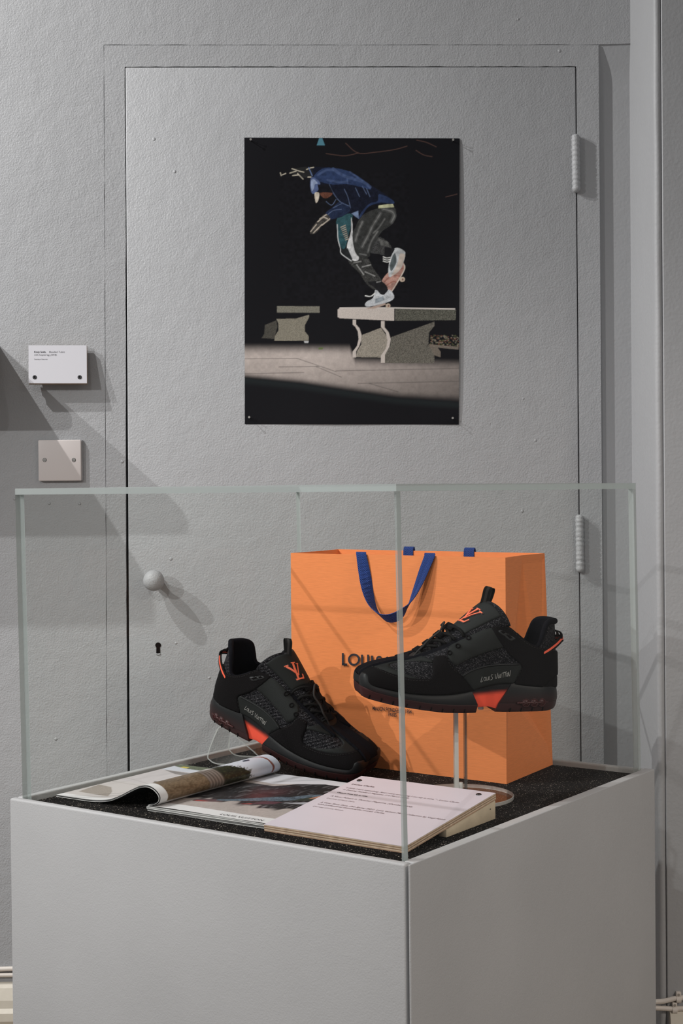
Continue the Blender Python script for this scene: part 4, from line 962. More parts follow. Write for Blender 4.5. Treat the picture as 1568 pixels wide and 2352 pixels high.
def knit():
    m, N, L, b = nodes('glitter_knit'); tc = N.new('ShaderNodeTexCoord'); b.inputs['Roughness'].default_value = .75; b.inputs['Specular IOR Level'].default_value = .12
    v = N.new('ShaderNodeTexVoronoi'); v.inputs['Scale'].default_value = 1100; L.new(tc.outputs['Object'], v.inputs['Vector'])
    sp = N.new('ShaderNodeSeparateColor'); L.new(v.outputs['Color'], sp.inputs[0])
    r = N.new('ShaderNodeMapRange'); r.inputs[1].default_value = .72; r.inputs[2].default_value = 1.0; r.inputs[3].default_value = 0; r.inputs[4].default_value = .6; L.new(sp.outputs[0], r.inputs[0])
    mx = N.new('ShaderNodeMix'); mx.data_type = 'RGBA'; mx.inputs[6].default_value = (.0055, .0055, .007, 1); mx.inputs[7].default_value = (.15, .14, .15, 1); L.new(r.outputs[0], mx.inputs[0]); L.new(mx.outputs[2], b.inputs['Base Color'])
    w = N.new('ShaderNodeTexWave'); w.inputs['Scale'].default_value = 62; w.inputs['Distortion'].default_value = 1.2; w.inputs['Detail'].default_value = 2
    mp = N.new('ShaderNodeMapping'); mp.inputs['Rotation'].default_value = (0, math.radians(55), 0); L.new(tc.outputs['Object'], mp.inputs[0]); L.new(mp.outputs[0], w.inputs['Vector'])
    bp = N.new('ShaderNodeBump'); bp.inputs['Distance'].default_value = .0012; bp.inputs['Strength'].default_value = .8; L.new(w.outputs['Fac'], bp.inputs['Height'])
    bp2 = N.new('ShaderNodeBump'); bp2.inputs['Distance'].default_value = .0004; L.new(v.outputs['Distance'], bp2.inputs['Height']); L.new(bp.outputs[0], bp2.inputs['Normal']); L.new(bp2.outputs[0], b.inputs['Normal'])
    return m
M['knit'] = knit()

# side surface of the upper: lower edge B and upper edge T, both (cx, cy, half width in metres)
TT = [(480, 532, 0), (492, 531, .010), (525, 528, .018), (620, 494, .0225), (730, 450, .0255), (900, 372, .0285), (1040, 312, .0315), (1110, 297, .0335), (1180, 330, .0355), (1260, 400, .0375), (1330, 448, .0385), (1374, 438, .0372), (1402, 365, .0345), (1427, 298, .0300), (1458, 274, .0190), (1486, 272, 0)]
BB = [(120, 656, 0), (128, 660, .023), (165, 705, .0405), (330, 750, .0495), (520, 780, .0525), (720, 786, .0505), (900, 762, .0455), (1050, 722, .0425), (1150, 712, .0415), (1250, 722, .0415), (1340, 732, .0405), (1420, 742, .0355), (1465, 744, .0275), (1492, 744, .0165), (1502, 744, 0)]
NU, NV = 220, 90
def upper_grid():
    T, B = crom(TT, NU), crom(BB, NU)
    T = L3(T[:, 0], T[:, 1], np.maximum(T[:, 2], 0)); B = L3(B[:, 0], B[:, 1], np.maximum(B[:, 2], 0))
    dz = (T - B)[:, 2]; toe = np.clip(1 - np.arange(NU) / NU / .30, 0, 1)[:, None]
    C1 = B + np.stack([-.002 * toe[:, 0], B[:, 1] * .07, dz * (.45 + .0 * toe[:, 0])], 1)
    C2 = T + (B - T) * np.array([.35, .55, .10]); C2t = T + (B - T) * np.array([.80, .66, .40]); C2 = C2 * (1 - toe) + C2t * toe
    v = np.linspace(0, 1, NV)[None, :, None]
    return B[:, None] * (1 - v) ** 3 + 3 * C1[:, None] * v * (1 - v) ** 2 + 3 * C2[:, None] * v ** 2 * (1 - v) + T[:, None] * v ** 3
UG = upper_grid()
def surf(u, v):
    """bilinear point on the lateral half; u, v in 0..1"""
    a = np.clip(np.asarray(u) * (NU - 1), 0, NU - 1.001); b = np.clip(np.asarray(v) * (NV - 1), 0, NV - 1.001); i, j = a.astype(int), b.astype(int); fa, fb = (a - i)[..., None], (b - j)[..., None]
    return UG[i, j] * (1 - fa) * (1 - fb) + UG[i + 1, j] * fa * (1 - fb) + UG[i, j + 1] * (1 - fa) * fb + UG[i + 1, j + 1] * fa * fb
def surf_n(u, v):
    e = .012; du_ = surf(np.minimum(u + e, 1), v) - surf(np.maximum(u - e, 0), v); dv_ = surf(u, np.minimum(v + e, 1)) - surf(u, np.maximum(v - e, 0))
    n = np.cross(du_, dv_); n /= np.linalg.norm(n, axis=-1)[..., None] + 1e-12
    return np.where(n[..., 1:2] < 0, -n, n)
def uv_of(pts):
    """drawing coordinates (cx, cy) -> (u, v) on the lateral half"""
    g = seen(UG.reshape(-1, 3)); out = []
    for cx, cy in pts:
        q = np.array([lx(cx), lz(cy)]); k = int(np.argmin((g[:, 0] - q[0]) ** 2 + (g[:, 1] - q[1]) ** 2)); u, v = (k // NV) / (NU - 1), (k % NV) / (NV - 1)
        for _ in range(6):
            p = seen(surf(u, v)); e = .004; Ju = (seen(surf(min(u + e, 1), v)) - seen(surf(max(u - e, 0), v))) / (min(u + e, 1) - max(u - e, 0)); Jv = (seen(surf(u, min(v + e, 1))) - seen(surf(u, max(v - e, 0)))) / (min(v + e, 1) - max(v - e, 0))
            J = np.stack([Ju, Jv], 1)
            try: st = np.linalg.solve(J.T @ J + 1e-9 * np.eye(2), J.T @ (q - p))
            except Exception: break
            u, v = float(np.clip(u + np.clip(st[0], -.02, .02), 0, 1)), float(np.clip(v + np.clip(st[1], -.02, .02), 0, 1))
        out.append((u, v))
    return out
AU, AV = .42, .11                                        # rough metric of the (u, v) sheet
def densify(poly, step):
    P = np.asarray(poly, float); out = []
    for a, b in zip(P, np.roll(P, -1, 0)):
        n = max(1, int(np.linalg.norm(b - a) / step)); out += [tuple(a + (b - a) * i / n) for i in range(n)]
    return out
def panel_geo(poly, off, s, rounded=True, step=14, th=.0014):
    P = np.asarray(poly, float)
    if rounded:                                          # knock the corners off
        Q = []
        for a, b, c in zip(np.roll(P, 1, 0), P, np.roll(P, -1, 0)):
            la, lc = np.linalg.norm(a - b), np.linalg.norm(c - b); r = min(14, la * .4, lc * .4)
            p0, p1 = b + (a - b) / la * r, b + (c - b) / lc * r
            Q += [p0, .25 * p0 + .5 * b + .25 * p1, p1]
        P = np.array(Q)
    uv = uv_of(densify(P, step)); b2 = [(u * AU, v * AV) for u, v in uv]
    keep = [b2[0]]
    for p in b2[1:]:
        if math.hypot(p[0] - keep[-1][0], p[1] - keep[-1][1]) > 2e-4: keep.append(p)
    if math.hypot(keep[0][0] - keep[-1][0], keep[0][1] - keep[-1][1]) < 2e-4: keep.pop()
    n = len(keep); K = np.array(keep); gx = np.arange(K[:, 0].min(), K[:, 0].max(), .0032); gy = np.arange(K[:, 1].min(), K[:, 1].max(), .0032)
    X, Y = np.meshgrid(gx, gy); X = X + .0008 * (np.arange(X.shape[0]) % 2)[:, None]; inside = mask_poly(X, Y, K)
    extra = [(x, y) for x, y in zip(X[inside], Y[inside]) if np.min((K[:, 0] - x) ** 2 + (K[:, 1] - y) ** 2) > .0014 ** 2]
    res = geometry.delaunay_2d_cdt([Vector(p) for p in keep + extra], [], [list(range(n))], 1, 1e-6)
    W2 = np.array([tuple(p) for p in res[0]]); tris = [tuple(f) for f in res[2]]
    u, v = np.clip(W2[:, 0] / AU, 0, 1), np.clip(W2[:, 1] / AV, 0, 1); p, nn = surf(u, v), surf_n(u, v)
    cnt = {}
    for f in tris:
        for a, b in zip(f, f[1:] + f[:1]): cnt.setdefault(frozenset((a, b)), []).append((a, b))
    bd = [e[0] for e in cnt.values() if len(e) == 1]; bset = {a for e in bd for a in e}
    isb = np.array([i in bset for i in range(len(p))])
    topv = p + nn * np.where(isb, off - th * .35, off)[:, None]; m = len(p); low = p + nn * (off - th)
    V = np.concatenate([topv, low]); Fc = list(tris) + [(a, a + m, b + m, b) for a, b in bd]
    V[:, 1] *= -s                                         # lateral side is -y for s = 1
    if s > 0: pass
    return list(V), Fc
def side_pt(cx, cy, off, s):
    (u, v), = uv_of([(cx, cy)]); p = surf(u, v) + surf_n(np.array(u), np.array(v)) * off; return np.array([p[0], -s * p[1], p[2]])
# planform of the sole: (cx, half width)
OUT = [(106, 0), (105, .010), (105, .020), (110, .0295), (130, .0385), (168, .0445), (244, .0490), (360, .0530), (520, .0552), (700, .0540), (900, .0485), (1080, .0450), (1250, .0440), (1370, .0420), (1440, .0375), (1482, .0295), (1503, .0190), (1510, .0095), (1512, 0)]
def outline(n=60, wide=0.0):
    H = crom(OUT, n); H[:, 1] = np.maximum(H[:, 1], 0)
    pts = np.stack([L3(H[:, 0], 0 * H[:, 1], H[:, 1])[:, 0], H[:, 1] + wide * (H[:, 1] > .004)], 1); mir = pts[::-1][1:-1] * [1, -1]
    return np.concatenate([pts, mir])
def slab_bm(zlo, zhi, inset_lo, inset_hi, levels=7, wide=0.0, bulge=.001, round_lo=.002, round_hi=.002):
    """outline lofted between two height tables (cx, cy)"""
    O = outline(60, wide); n = len(O); lo = np.array(zlo, float); hi = np.array(zhi, float); c = np.array([lx(820), 0])
    tl, th_ = [np.interp(O[:, 0], lx(t[:, 0]), lz(t[:, 1])) for t in (lo, hi)]
    # inward direction per point
    d = np.roll(O, -1, 0) - np.roll(O, 1, 0); nrm = np.stack([-d[:, 1], d[:, 0]], 1); nrm /= np.linalg.norm(nrm, axis=1)[:, None] + 1e-9
    nrm *= np.where(((c - O) * nrm).sum(1) < 0, -1, 1)[:, None]
    prof = [(0, round_lo * 1.0 + inset_lo), (.04, round_lo * .35 + inset_lo), (.12, inset_lo)] + [(t, inset_lo * (1 - t) + inset_hi * t - bulge * math.sin(math.pi * t)) for t in np.linspace(.25, .8, levels)] + [(.92, inset_hi), (.975, inset_hi + round_hi * .35), (1, inset_hi + round_hi)]
    bm = bmesh.new(); rings = []
    for t, ins in prof:
        P = O + nrm * ins; zz = tl * (1 - t) + th_ * t; rings.append([bm.verts.new((P[i, 0], P[i, 1], zz[i])) for i in range(n)])
    for a, b in zip(rings, rings[1:]):
        for i in range(n): bm.faces.new((a[i], a[(i + 1) % n], b[(i + 1) % n], b[i]))
    h = n // 2
    for R_, flip in ((rings[0], True), (rings[-1], False)):   # caps as strips between the two sides
        for i in range(0, h):
            q = [R_[i], R_[i + 1], R_[(n - i - 1) % n], R_[(n - i) % n]]; q = list(dict.fromkeys(q))
            if len(q) > 2:
                try: bm.faces.new(q if flip else q[::-1])
                except ValueError: pass
    bmesh.ops.recalc_face_normals(bm, faces=bm.faces[:]); return bm
def cut(bm, p, q, keep_toe):
    """keep one side of the slanting plane through drawing points p and q"""
    a, b = np.array([lx(p[0]), lz(p[1])]), np.array([lx(q[0]), lz(q[1])]); d = b - a; nrm = Vector((d[1], 0, -d[0])).normalized()
    if nrm.x < 0: nrm = -nrm
    r = bmesh.ops.bisect_plane(bm, geom=bm.verts[:] + bm.edges[:] + bm.faces[:], plane_co=(a[0], 0, a[1]), plane_no=nrm, clear_outer=keep_toe, clear_inner=not keep_toe)
    es = [e for e in r['geom_cut'] if isinstance(e, bmesh.types.BMEdge)]
    bmesh.ops.holes_fill(bm, edges=es, sides=0); return bm
def bm_obj(name, bm, m, parent, colf=None, angle=.6):
    me = bpy.data.meshes.new(name)
    for f in bm.faces: f.smooth = True
    for e in bm.edges: e.smooth = e.calc_face_angle(0) < angle if len(e.link_faces) == 2 else False
    bm.to_mesh(me); bm.free(); me.materials.append(m); o = bpy.data.objects.new(name, me); C.objects.link(o); o.parent = parent
    if colf is not None:
        co = np.zeros(len(me.vertices) * 3); me.vertices.foreach_get('co', co); set_col(o, colf(co.reshape(-1, 3)))
    return o
BLK = np.array([.011, .0112, .012]); OXB = np.array([.022, .009, .009])

def shoe(name, s, mtx, label):
    t = thing(name, (0, 0, 0), label, 'shoe'); t.matrix_world = mtx
    A = lambda nm, geo, m, par=t, smooth=True: add(nm, geo[0], geo[1], m, par, smooth, local=True)
    # --- soles
    fz_top = [(95, 640), (146, 640), (168, 652), (190, 692), (212, 714), (310, 740), (450, 768), (600, 782), (750, 782), (850, 770), (980, 740)]
    fz_mid = [(95, 716), (150, 732), (215, 760), (375, 800), (600, 840), (800, 857), (990, 860)]
    fz_low = [(95, 792), (140, 806), (245, 832), (375, 862), (540, 888), (700, 911), (850, 918), (990, 918)]
    bm = cut(slab_bm(fz_mid, fz_top, .0008, .0035, wide=.0006, bulge=.0012, round_lo=.0006, round_hi=.0022), (893, 742), (946, 862), True)
    def fcol(co):
        f = np.clip((lz(735) - co[:, 2]) / .012, 0, 1) * np.clip((lx(330) - co[:, 0]) / .03, 0, 1); return BLK + (np.array([.040, .012, .012]) - BLK) * f[:, None]
    bm_obj('forefoot_midsole', bm, M['sole_grad'], t, fcol)
    bm = cut(slab_bm(fz_low, fz_mid, .0030, .0010, bulge=.0004, round_lo=.002, round_hi=.0008), (946, 862), (934, 918), True)
    def ocol(co):
        f = .45 + .55 * np.clip((lx(420) - co[:, 0]) / .06, 0, 1); return OXB * .6 + f[:, None] * np.array([.022, .003, .003])
    os_ = bm_obj('forefoot_outsole', bm, M['sole_grad'], t, ocol)
    hz_top = [(1050, 690), (1200, 707), (1290, 721), (1400, 733), (1500, 738), (1600, 752)]; hz_mid = [(1050, 850), (1250, 852), (1500, 848), (1600, 856)]; hz_low = [(1050, 912), (1120, 917), (1480, 918), (1545, 914), (1590, 896)]
    def hcol(co):
        f = np.clip((lz(770) - co[:, 2]) / (lz(770) - lz(870)), 0, 1)[:, None]; return BLK * (1 - f) + np.array([.034, .013, .013]) * f
    bm = cut(slab_bm(hz_mid, hz_top, .0004, .0030, wide=.0010, bulge=.0010, round_lo=.0006, round_hi=.0022), (1203, 700), (1098, 853), False)
    bm_obj('heel_midsole', bm, M['sole_grad'], t, hcol)
    bm = cut(slab_bm(hz_low, hz_mid, .0032, .0008, bulge=.0004, round_lo=.0022, round_hi=.0008), (1098, 853), (1078, 905), False)
    bm_obj('heel_outsole', bm, M['sole_grad'], t, hcol)
    az_top = [(820, 765), (905, 748), (960, 726), (1050, 708), (1240, 700)]; az_low = [(820, 884), (945, 884), (985, 874), (1030, 876), (1070, 890), (1240, 905)]
    bm = cut(cut(slab_bm(az_low, az_top, .0050, .0032, bulge=.0, levels=9, round_lo=.001), (880, 735), (925, 890), False), (1225, 700), (1105, 890), True)
    def acol(co):
        zt = lz(790) + (co[:, 0] - lx(950)) * .08; f = sstep(-.0042, .0042, zt - co[:, 2])[:, None]; return np.array([.008, .008, .009]) * (1 - f) + np.array([.80, .085, .045]) * f
    bm_obj('arch_shank', bm, M['sole_grad'], t, acol)
    # tread cuts along the lower edge, their shade drawn as near-black rods
    geo = []
    Oh = crom(OUT, 200)
    for sd in (1, -1):
        for cx in (185, 265, 345, 440, 530, 610, 690, 770, 850, 1180, 1260, 1340, 1420):
            w = np.interp(cx, Oh[:, 0], Oh[:, 1]); zb = np.interp(cx, [60, 110, 230, 370, 540, 700, 850, 990, 1530], [768, 792, 827, 861, 888, 911, 918, 918, 918])
            p0 = np.array([lx(cx - 4), -s * sd * (w - .0016), lz(zb - 4)]); p1 = np.array([lx(cx + 3), -s * sd * (w - .0008), lz(zb - 30)])
            geo.append(tube_geo([p0, (p0 + p1) / 2, p1], .0009, 6))
    for g_ in geo: A('tread_shade_tick', g_, M['dark'], os_)
    # heel emblem: three ringed discs on a bar
    for sd in (1, -1):
        def hp(cx, cy, o=.0009):
            w = np.interp(cx, Oh[:, 0], Oh[:, 1]); return np.array([lx(cx), -s * sd * (w + o), lz(cy)])
        geo = [tube_geo([hp(c, 852) for c in np.linspace(1228, 1462, 12)], .0016, 8)]; rings = []
        for c in (1292, 1352, 1408):
            ax = np.array([0.05, -s * sd, 0.0]); geo.append(disc_geo(hp(c, 852, -.002), ax, .0058, .0036, 24, r2=.0048))
            rings.append(tube_geo([hp(c, 852, .0012) + .0056 * np.array([math.cos(a), 0, math.sin(a)]) for a in np.linspace(0, 2 * math.pi, 28, endpoint=False)], .0006, 6, True))
            for q in range(4):
                a = q * math.pi / 2 + .785; rings.append(tube_geo([hp(c, 852, .0018), hp(c, 852, .0018) + .004 * np.array([math.cos(a), 0, math.sin(a)])], .0007, 6))
        e = A('heel_emblem', join(geo), M['oxred']); A('emblem_ring', join(rings), M['oxred'], e)
    # --- knit upper (both halves as one sheet)
    lat = UG.copy(); lat[..., 1] *= -s; med = UG[::-1].copy()[1:-1]; med[..., 1] *= s; G = np.concatenate([lat, med]); nu = len(G)
    V = G.reshape(-1, 3); Fc = [(i * NV + j, ((i + 1) % nu) * NV + j, ((i + 1) % nu) * NV + j + 1, i * NV + j + 1) for i in range(nu) for j in range(NV - 1)]
    up_ = fix_normals(A('upper', (V, Fc), M['knit']))
    # inner lining: follows the upper 4 mm inside, down to an insole
    ins = []
    Nn_ = surf_n(np.linspace(0, 1, NU)[:, None] * np.ones((1, NV)), np.linspace(0, 1, NV)[None, :] * np.ones((NU, 1)))
    inn = UG - Nn_ * .0045; inn[..., 1] = np.maximum(inn[..., 1], 0) * np.array([0 if k in (0, NU - 1) else 1 for k in range(NU)])[:, None]; inn[:, -1] = UG[:, -1]; inn[:, -2] = UG[:, -2] - Nn_[:, -2] * .0022
    la = inn.copy(); la[..., 1] *= -s; me_ = inn[::-1].copy()[1:-1]; me_[..., 1] *= s; G2 = np.concatenate([la, me_])[:, 8:]; nv2 = G2.shape[1]
    V = list(G2.reshape(-1, 3)); Fc = [(i * nv2 + j, i * nv2 + j + 1, ((i + 1) % nu) * nv2 + j + 1, ((i + 1) % nu) * nv2 + j) for i in range(nu) for j in range(nv2 - 1)]
    h = NU - 1
    for i in range(h):
        q = list(dict.fromkeys([i * nv2, (i + 1) * nv2, ((nu - i - 1) % nu) * nv2, ((nu - i) % nu) * nv2]))
        if len(q) > 2: Fc.append(tuple(q))
    A('lining', (V, Fc), M['lining'])
    # padded collar roll along the upper edge
    T = UG[:, -1]; i0 = int(NU * .56); c1 = T[i0:].copy(); c1[:, 1] *= -s; c2 = T[i0:-1][::-1].copy(); c2[:, 1] *= s
    path = crom(np.concatenate([c1, c2])[::4], 120); path[:, 2] -= .0012
    r = np.interp(np.linspace(0, 1, 120), [0, .18, .35, .5, .65, .82, 1], [.0016, .0026, .0042, .0048, .0042, .0026, .0016])
    A('collar_padding', tube_geo(path, r, 12), M['lining'])
    # --- overlaid panels, both sides
    P = dict(
        toe_guard=('suede', .0022, [(78, 655), (92, 606), (118, 576), (150, 562), (250, 605), (370, 650), (480, 672), (606, 676), (624, 640), (622, 560), (636, 520), (715, 512), (748, 572), (792, 620), (832, 660), (912, 760), (850, 776), (720, 790), (600, 788), (400, 772), (240, 732), (160, 702), (118, 668)]),
        vamp_overlay=('nubuck', .0016, [(142, 563), (180, 549), (300, 543), (430, 530), (490, 507), (530, 512), (625, 548), (621, 566), (560, 556), (480, 552), (370, 558), (314, 573), (334, 600), (430, 642), (540, 676), (480, 678), (370, 655), (250, 612)]),
        eyestay=('nubuck', .0019, [(780, 590), (735, 540), (722, 500), (742, 452), (900, 376), (1030, 318), (1070, 340), (1105, 430), (1125, 462), (1000, 496), (890, 536)]),
        quarter=('suede', .0030, [(1030, 322), (1070, 300), (1115, 299), (1182, 334), (1260, 404), (1330, 449), (1398, 466), (1450, 492), (1504, 480), (1515, 560), (1508, 650), (1440, 706), (1400, 742), (1290, 732), (1200, 716), (1258, 604), (1244, 576), (1180, 526), (1122, 462), (1075, 395)]),
        heel_counter=('suede', .0020, [(1400, 742), (1440, 704), (1510, 645), (1503, 744)]),
        side_panel=('nubuck', .0024, [(828, 652), (900, 612), (1000, 585), (1100, 575), (1238, 573), (1256, 602), (1200, 712), (1050, 722), (950, 742), (914, 760), (872, 706)]),
        eyelet_plate=('eyelet', .0040, [(1072, 350), (1100, 338), (1212, 402), (1172, 424)]))
    for nm, (m, off, poly) in P.items():
        for sd in (1, -1):
            ob = A(nm, panel_geo(poly, off, s * sd, th=off + .0006), M[m]); fix_normals(ob)
            if nm == 'eyelet_plate':
                for hole in ([(1092, 352), (1112, 348), (1134, 364), (1116, 368)], [(1128, 372), (1150, 372), (1184, 398), (1162, 402)]):
                    A('eyelet_hole', panel_geo(hole, off + .0004, s * sd, False, 6, .0008), M['dark'], ob)
            if nm == 'side_panel':
                pip = [side_pt(cx, cy, .0030, s * sd) for cx, cy in crom([(832, 654), (900, 617), (1000, 590), (1100, 580), (1232, 578)], 30)]
                A('piping', tube_geo(pip, .0012, 8), M['rubber'], ob)
    # stitching along panel edges
    def stitches(path, off, s_):
        D = crom(path, int(sum(np.hypot(*np.diff(np.array(path), axis=0).T)) / 9)); g = []
        for a, b in zip(D[:-1:2], D[1::2]):
            p, q = side_pt(*a, off, s_), side_pt(*b, off, s_); g.append(tube_geo([p, q], .00033, 4))
        return g
    for path, off in (([(160, 575), (260, 620), (370, 662), (480, 684), (600, 688)], .0024), ([(640, 530), (712, 522), (742, 580), (786, 628)], .0024), ([(790, 582), (890, 528), (1000, 488), (1115, 455)], .0021), ([(1060, 325), (1110, 312), (1175, 345), (1255, 415), (1330, 460), (1400, 478)], .0032), ([(1250, 610), (1210, 690)], .0032)):
        A('stitching', join(stitches(path, off, s)), M['cord'])
    # script on the lateral panel
    sc = {'L': [[(.55, 1), (.25, .45), (0, .02), (.35, .0), (.8, .18)]], 'o': [[(.5 + .42 * math.cos(a), .42 + .36 * math.sin(a)) for a in np.linspace(1, 7.6, 14)]], 'u': [[(.0, .8), (.05, .2), (.35, .05), (.7, .3), (.85, .8), (.85, .3), (1, .05)]],
          'i': [[(.3, .85), (.15, .05)]], 's': [[(1, .95), (.4, 1), (.25, .7), (.75, .45), (.7, .1), (0, .0)]], 'V': [[(0, 1), (.35, .0), (.95, 1.15)]], 'T': [[(.5, .95), (.4, .0)], [(-.1, .9), (1.1, 1.05)]], 'N': [[(.0, .0), (.15, .9), (.6, .0), (1.0, 1.15)]]}
    word = [('L', 0, .085), ('o', .10, .075), ('u', .185, .085), ('i', .285, .03), ('s', .325, .085), ('V', .48, .10), ('u', .585, .075), ('i', .68, .03), ('T', .72, .075), ('T', .79, .075), ('o', .855, .06), ('N', .92, .085)]
    geo = []
    for ch, x, w in word:
        for L_ in sc[ch]:
            q = crom(np.array([(x + a * w, b) for a, b in L_]), max(6, len(L_) * 4)) if len(L_) > 2 else np.array([(x + a * w, b) for a, b in L_])
            pts = []
            for a, b in q:
                cx = 958 + a * 212 if s > 0 else 1170 - a * 212
                base = 698 - (cx - 958) * .185; pts.append(side_pt(cx, base - b * 34, .0027, s))
            geo.append(tube_geo(pts, .00030, 5))
    A('script_lettering', join(geo), M['silver'])
    # --- tongue
    Cc = crom([(470, 540, 0), (600, 458, 0), (770, 325, 0), (880, 232, 0), (960, 172, 0), (1000, 158, 0)], 60); Ee = crom([(520, 530, .018), (690, 470, .024), (880, 400, .030), (1040, 345, .036), (1140, 318, .040), (1192, 300, .0415)], 60)
    Cm, Em = L3(Cc[:, 0], Cc[:, 1], Cc[:, 2]), L3(Ee[:, 0], Ee[:, 1], Ee[:, 2])
    def tong(a, w, off=0.0):
        """a 0..1 along, w -1..1 across (positive lateral)"""
        a = a * (1 - .10 * abs(w) ** 5); f = a * 59; i = min(int(f), 58); f -= i; c = Cm[i] * (1 - f) + Cm[i + 1] * f; e = Em[i] * (1 - f) + Em[i + 1] * f; q = abs(w) ** 1.9; b = math.sin(math.pi * abs(w) ** 1.1) * a
        p = np.array([c[0] + (e[0] - c[0]) * q + 18 * SK * b, -s * w * e[1] * (1 + .10 * math.sin(math.pi * abs(w))), c[2] + (e[2] - c[2]) * q + 30 * SK * b])
        return p
    def tn(a, w):
        e = .02; d1 = tong(min(a + e, 1), w) - tong(max(a - e, 0), w); d2 = tong(a, min(w + e, 1)) - tong(a, max(w - e, -1)); n = unit(np.cross(d1, d2)); return n if n[2] - n[0] * .8 > 0 else -n
    def tongue_patch(a0, a1, w0, w1, off, th, na=36, nw=30, rim=.0015):
        V, Fc = [], []
        for lay in (0, 1):
            for i in range(na):
                for j in range(nw):
                    a, w = a0 + (a1 - a0) * i / (na - 1), w0 + (w1 - w0) * j / (nw - 1); ed = min(i, na - 1 - i, j, nw - 1 - j); o_ = off - (rim if ed == 0 else rim * .3 if ed == 1 else 0) if lay == 0 else off - th
                    V.append(tong(a, w) + tn(a, w) * o_)
        m_ = na * nw
        for i in range(na - 1):
            for j in range(nw - 1): q = i * nw + j; Fc += [(q, q + 1, q + 1 + nw, q + nw), (m_ + q, m_ + q + nw, m_ + q + 1 + nw, m_ + q + 1)]
        rimi = list(range(nw)) + [i * nw + nw - 1 for i in range(1, na)] + [(na - 1) * nw + j for j in range(nw - 2, -1, -1)] + [i * nw for i in range(na - 2, 0, -1)]
        Fc += [(rimi[k], m_ + rimi[k], m_ + rimi[(k + 1) % len(rimi)], rimi[(k + 1) % len(rimi)]) for k in range(len(rimi))]
        return V, Fc
    tg = fix_normals(A('tongue', tongue_patch(.0, 1, -1, 1, .003, .011, 44, 40, .004), M['knit']))
    fix_normals(A('tongue_badge', tongue_patch(.40, .86, -.80, .80, .0042, .003, 30, 34, .0008), M['nubuck'], tg))
    # monogram: slanted L with a V across it
    def lg(x, y, off): 
        a, w = .46 + y * .215, s * (x - .5) * .50 + .27                # reads the right way round from the toe
        return tong(a, w) + tn(a, w) * off
    def bars(off, grow, hgt):
        geo = []
        strokes = [([(.62, .98), (.36, .06)], .11), ([(.16, .03), (.36, .03), (.80, .03), (.90, .24)], .07), ([(.50, .99), (.78, .99)], .06), ([(.10, .86), (.52, .22)], .13), ([(.02, .90), (.26, .90)], .06), ([(.94, .88), (.52, .22)], .06), ([(.82, .90), (1.04, .90)], .06)]
        for pts, w in strokes:
            D = np.array(pts); D = np.array([D[0] + (D[-1] - D[0]) * f for f in np.linspace(0, 1, 8)]) if len(D) == 2 else np.concatenate([np.linspace(a, b, 5) for a, b in zip(D[:-1], D[1:])])
            Tt = np.gradient(D, axis=0); Tt /= np.linalg.norm(Tt, axis=1)[:, None] + 1e-9; nn = np.stack([-Tt[:, 1], Tt[:, 0]], 1) * (w / 2 + grow)
            D = D.copy(); D[0] -= Tt[0] * grow; D[-1] += Tt[-1] * grow; V = []
            for p, q in zip(D, nn):
                for o_ in (off, off + hgt):
                    for sg in (-1, 1): V.append(lg(p[0] + q[0] * sg, p[1] + q[1] * sg, o_))
            n = len(D); Fc = []
            for i in range(n - 1):
                k = i * 4; Fc += [(k, k + 1, k + 5, k + 4), (k + 2, k + 6, k + 7, k + 3), (k, k + 4, k + 6, k + 2), (k + 1, k + 3, k + 7, k + 5)]
            Fc += [(0, 2, 3, 1), (n * 4 - 4, n * 4 - 3, n * 4 - 1, n * 4 - 2)]; geo.append((V, Fc))
        return join(geo)
    bk = fix_normals(A('monogram_backing', bars(.0036, .05, .0012), M['rubber'], tg, False)); fix_normals(A('monogram', bars(.0045, 0, .0014), M['coral_logo'], tg, False))
    # pull tab
    tp = [(962, 205), (985, 120), (1000, 62), (1018, 44), (1036, 52), (1030, 90), (1008, 150), (990, 200)]
    yy = [.0045, .0042, .0035, .001, -.002, -.0035, -.004, -.004]
    pts = crom([L3(a, b, 0) + np.array([0, -s * y, 0]) for (a, b), y in zip(tp, yy)], 40)
    wv = [np.array([.92, -s * .18, -.30])] * 40
    pt = A('pull_tab', ribbon_geo(pts, wv, .0056, .0013), M['lace'], t, False); A('tab_stripe', ribbon_geo(pts, wv, .0019, .0019), M['cord'], pt, False)
    # --- laces, webbing loops and the grey cord
    rows = [(.06, .20), (.14, .27), (.22, .34), (.30, .41)]
    for k, (a0, a1) in enumerate(rows):
        for sd in (1, -1):
            pts = [tong(a0 + (a1 - a0) * (.5 + .5 * sd * w), w) + tn(.3, w * .5) * (.0054 + .0022 * (1 - w * w) + .0012 * sd) for w in np.linspace(-.98, .98, 16)]
            A('lace', tube_geo(pts, .0021, 8), M['lace'])
    for k, a in enumerate((.11, .20, .29, .37)):
        pts = [tong(a, w) + tn(.3, w * .5) * (.0070 + .0046 * (1 - abs(w) / .5)) for w in np.linspace(-.46, .46, 14)]
        d = unit(tong(a + .05, 0) - tong(a - .05, 0)); A('webbing_loop', ribbon_geo(pts, [d] * 14, .0052, .0024), M['suede'], t, False)
    for sd in (1, -1):
        for cx, cy in ((740, 500), (800, 455), (875, 400)):
            pts = [side_pt(cx + 14 * math.cos(q), cy + 12 * math.sin(q), .0024, s * sd) for q in np.linspace(0, 2 * math.pi, 14, endpoint=False)]
            A('eyelet', tube_geo(pts, .0011, 6, True), M['suede'])
    pts = crom([tong(a, w) + tn(.3, w * .5) * o_ for a, w, o_ in ((.02, .5, .004), (.08, .45, .007), (.14, .50, .011), (.22, .40, .0135), (.29, .42, .0145), (.34, .25, .016), (.37, .05, .016), (.34, -.2, .014))], 60)
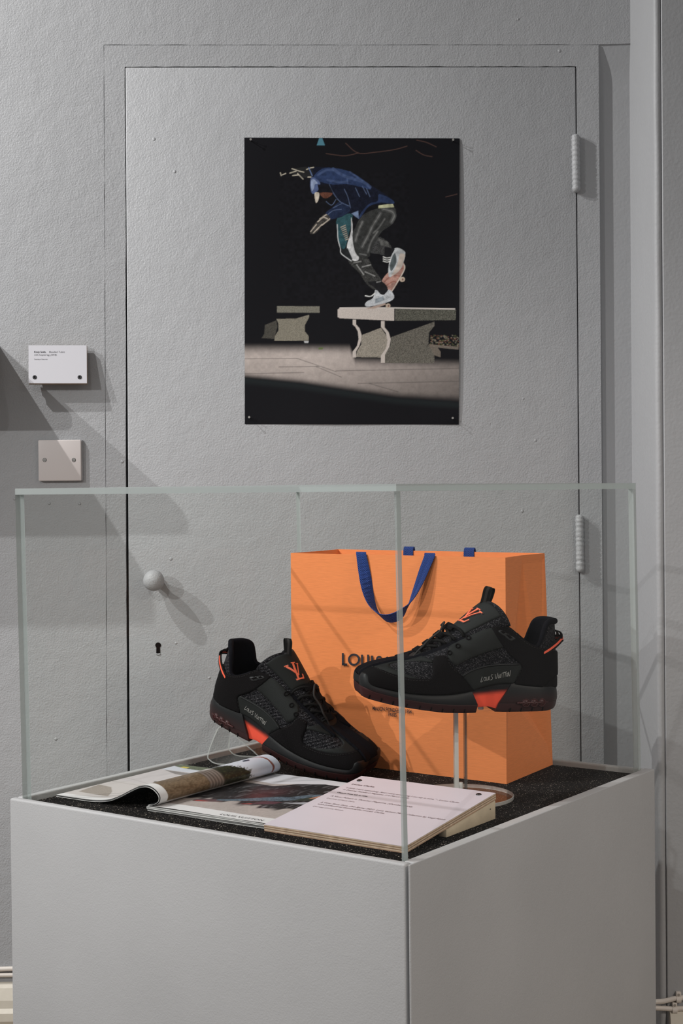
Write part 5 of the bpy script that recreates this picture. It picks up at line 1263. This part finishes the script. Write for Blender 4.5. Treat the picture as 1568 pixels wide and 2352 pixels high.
    A('lace_cord', tube_geo(pts, .0016, 8), M['cord'])
    fs = [tong(.04, w) + tn(.2, w * .5) * (.0034 + .0014 * (1 - w * w)) for w in np.linspace(-1, 1, 12)]
    A('lace_keeper', ribbon_geo(fs, [unit(tong(.1, 0) - tong(0, 0))] * 12, .0065, .0018), M['nubuck'], t, False)
    # --- heel strap with a coral stripe
    hs = [(1398, 508, .0395), (1450, 478, .0345), (1500, 440, .0255), (1532, 408, .0135), (1543, 396, 0)]
    full = [L3(a, b, y) * [1, -s, 1] for a, b, y in hs] + [L3(a, b, y) * [1, s, 1] for a, b, y in hs[-2::-1]]
    pts = crom(full, 60); wv = [np.array([-.25, 0, 1.0])] * 60
    st = A('heel_strap', ribbon_geo(pts, wv, .0046, .0016), M['lace'], t, False)
    A('strap_stripe', ribbon_geo(pts[2:-2], wv[2:-2], .0015, .0026), M['coral'], st, False)
    for sd in (1, -1):
        top = crom([L3(a, b, .005) * [1, 0, 1] + np.array([0, -s * sd * y, 0]) for a, b, y in ((1528, 398, .011), (1530, 368, .010), (1512, 348, .009), (1494, 352, .008))], 14)
        A('strap_anchor', ribbon_geo(top, [np.array([0, 1.0, 0])] * 14, .004, .0016), M['lace'], st, False)
    return t

# level shoe on the round stand: heel to the right, side towards the viewer
yawA = math.radians(8)
def place_A():
    R_ = Matrix.Rotation(yawA, 4, 'Z') @ Matrix.Rotation(math.radians(1.0), 4, 'Y'); tgt = on_plane(790 + 930 * .32526, 1340 + 918 * .32526, [0, 2.075, 0], [0, 1, 0])
    loc = R_ @ Vector((float(lx(930)), -.0485, 0)); return Matrix.Translation(Vector(tgt) - loc) @ R_
mA = place_A()
shoe('skate_shoe', 1, mA, 'black skate shoe held level on a clear stand before the orange bag')
def rot3(a, b, c): return Matrix.Rotation(a, 4, 'Z') @ Matrix.Rotation(b, 4, 'Y') @ Matrix.Rotation(c, 4, 'X')
mB = Matrix.Translation((.0400, 2.3030, .8730)) @ rot3(math.radians(154.9), math.radians(-22.0), math.radians(-9.2))
shoe('skate_shoe', -1, mB, 'black skate shoe tilted toe-down, heel propped on a clear easel')
shoe_stand(float((mA @ Vector((float(lx(930)), 0, 0))).z) - .0052)
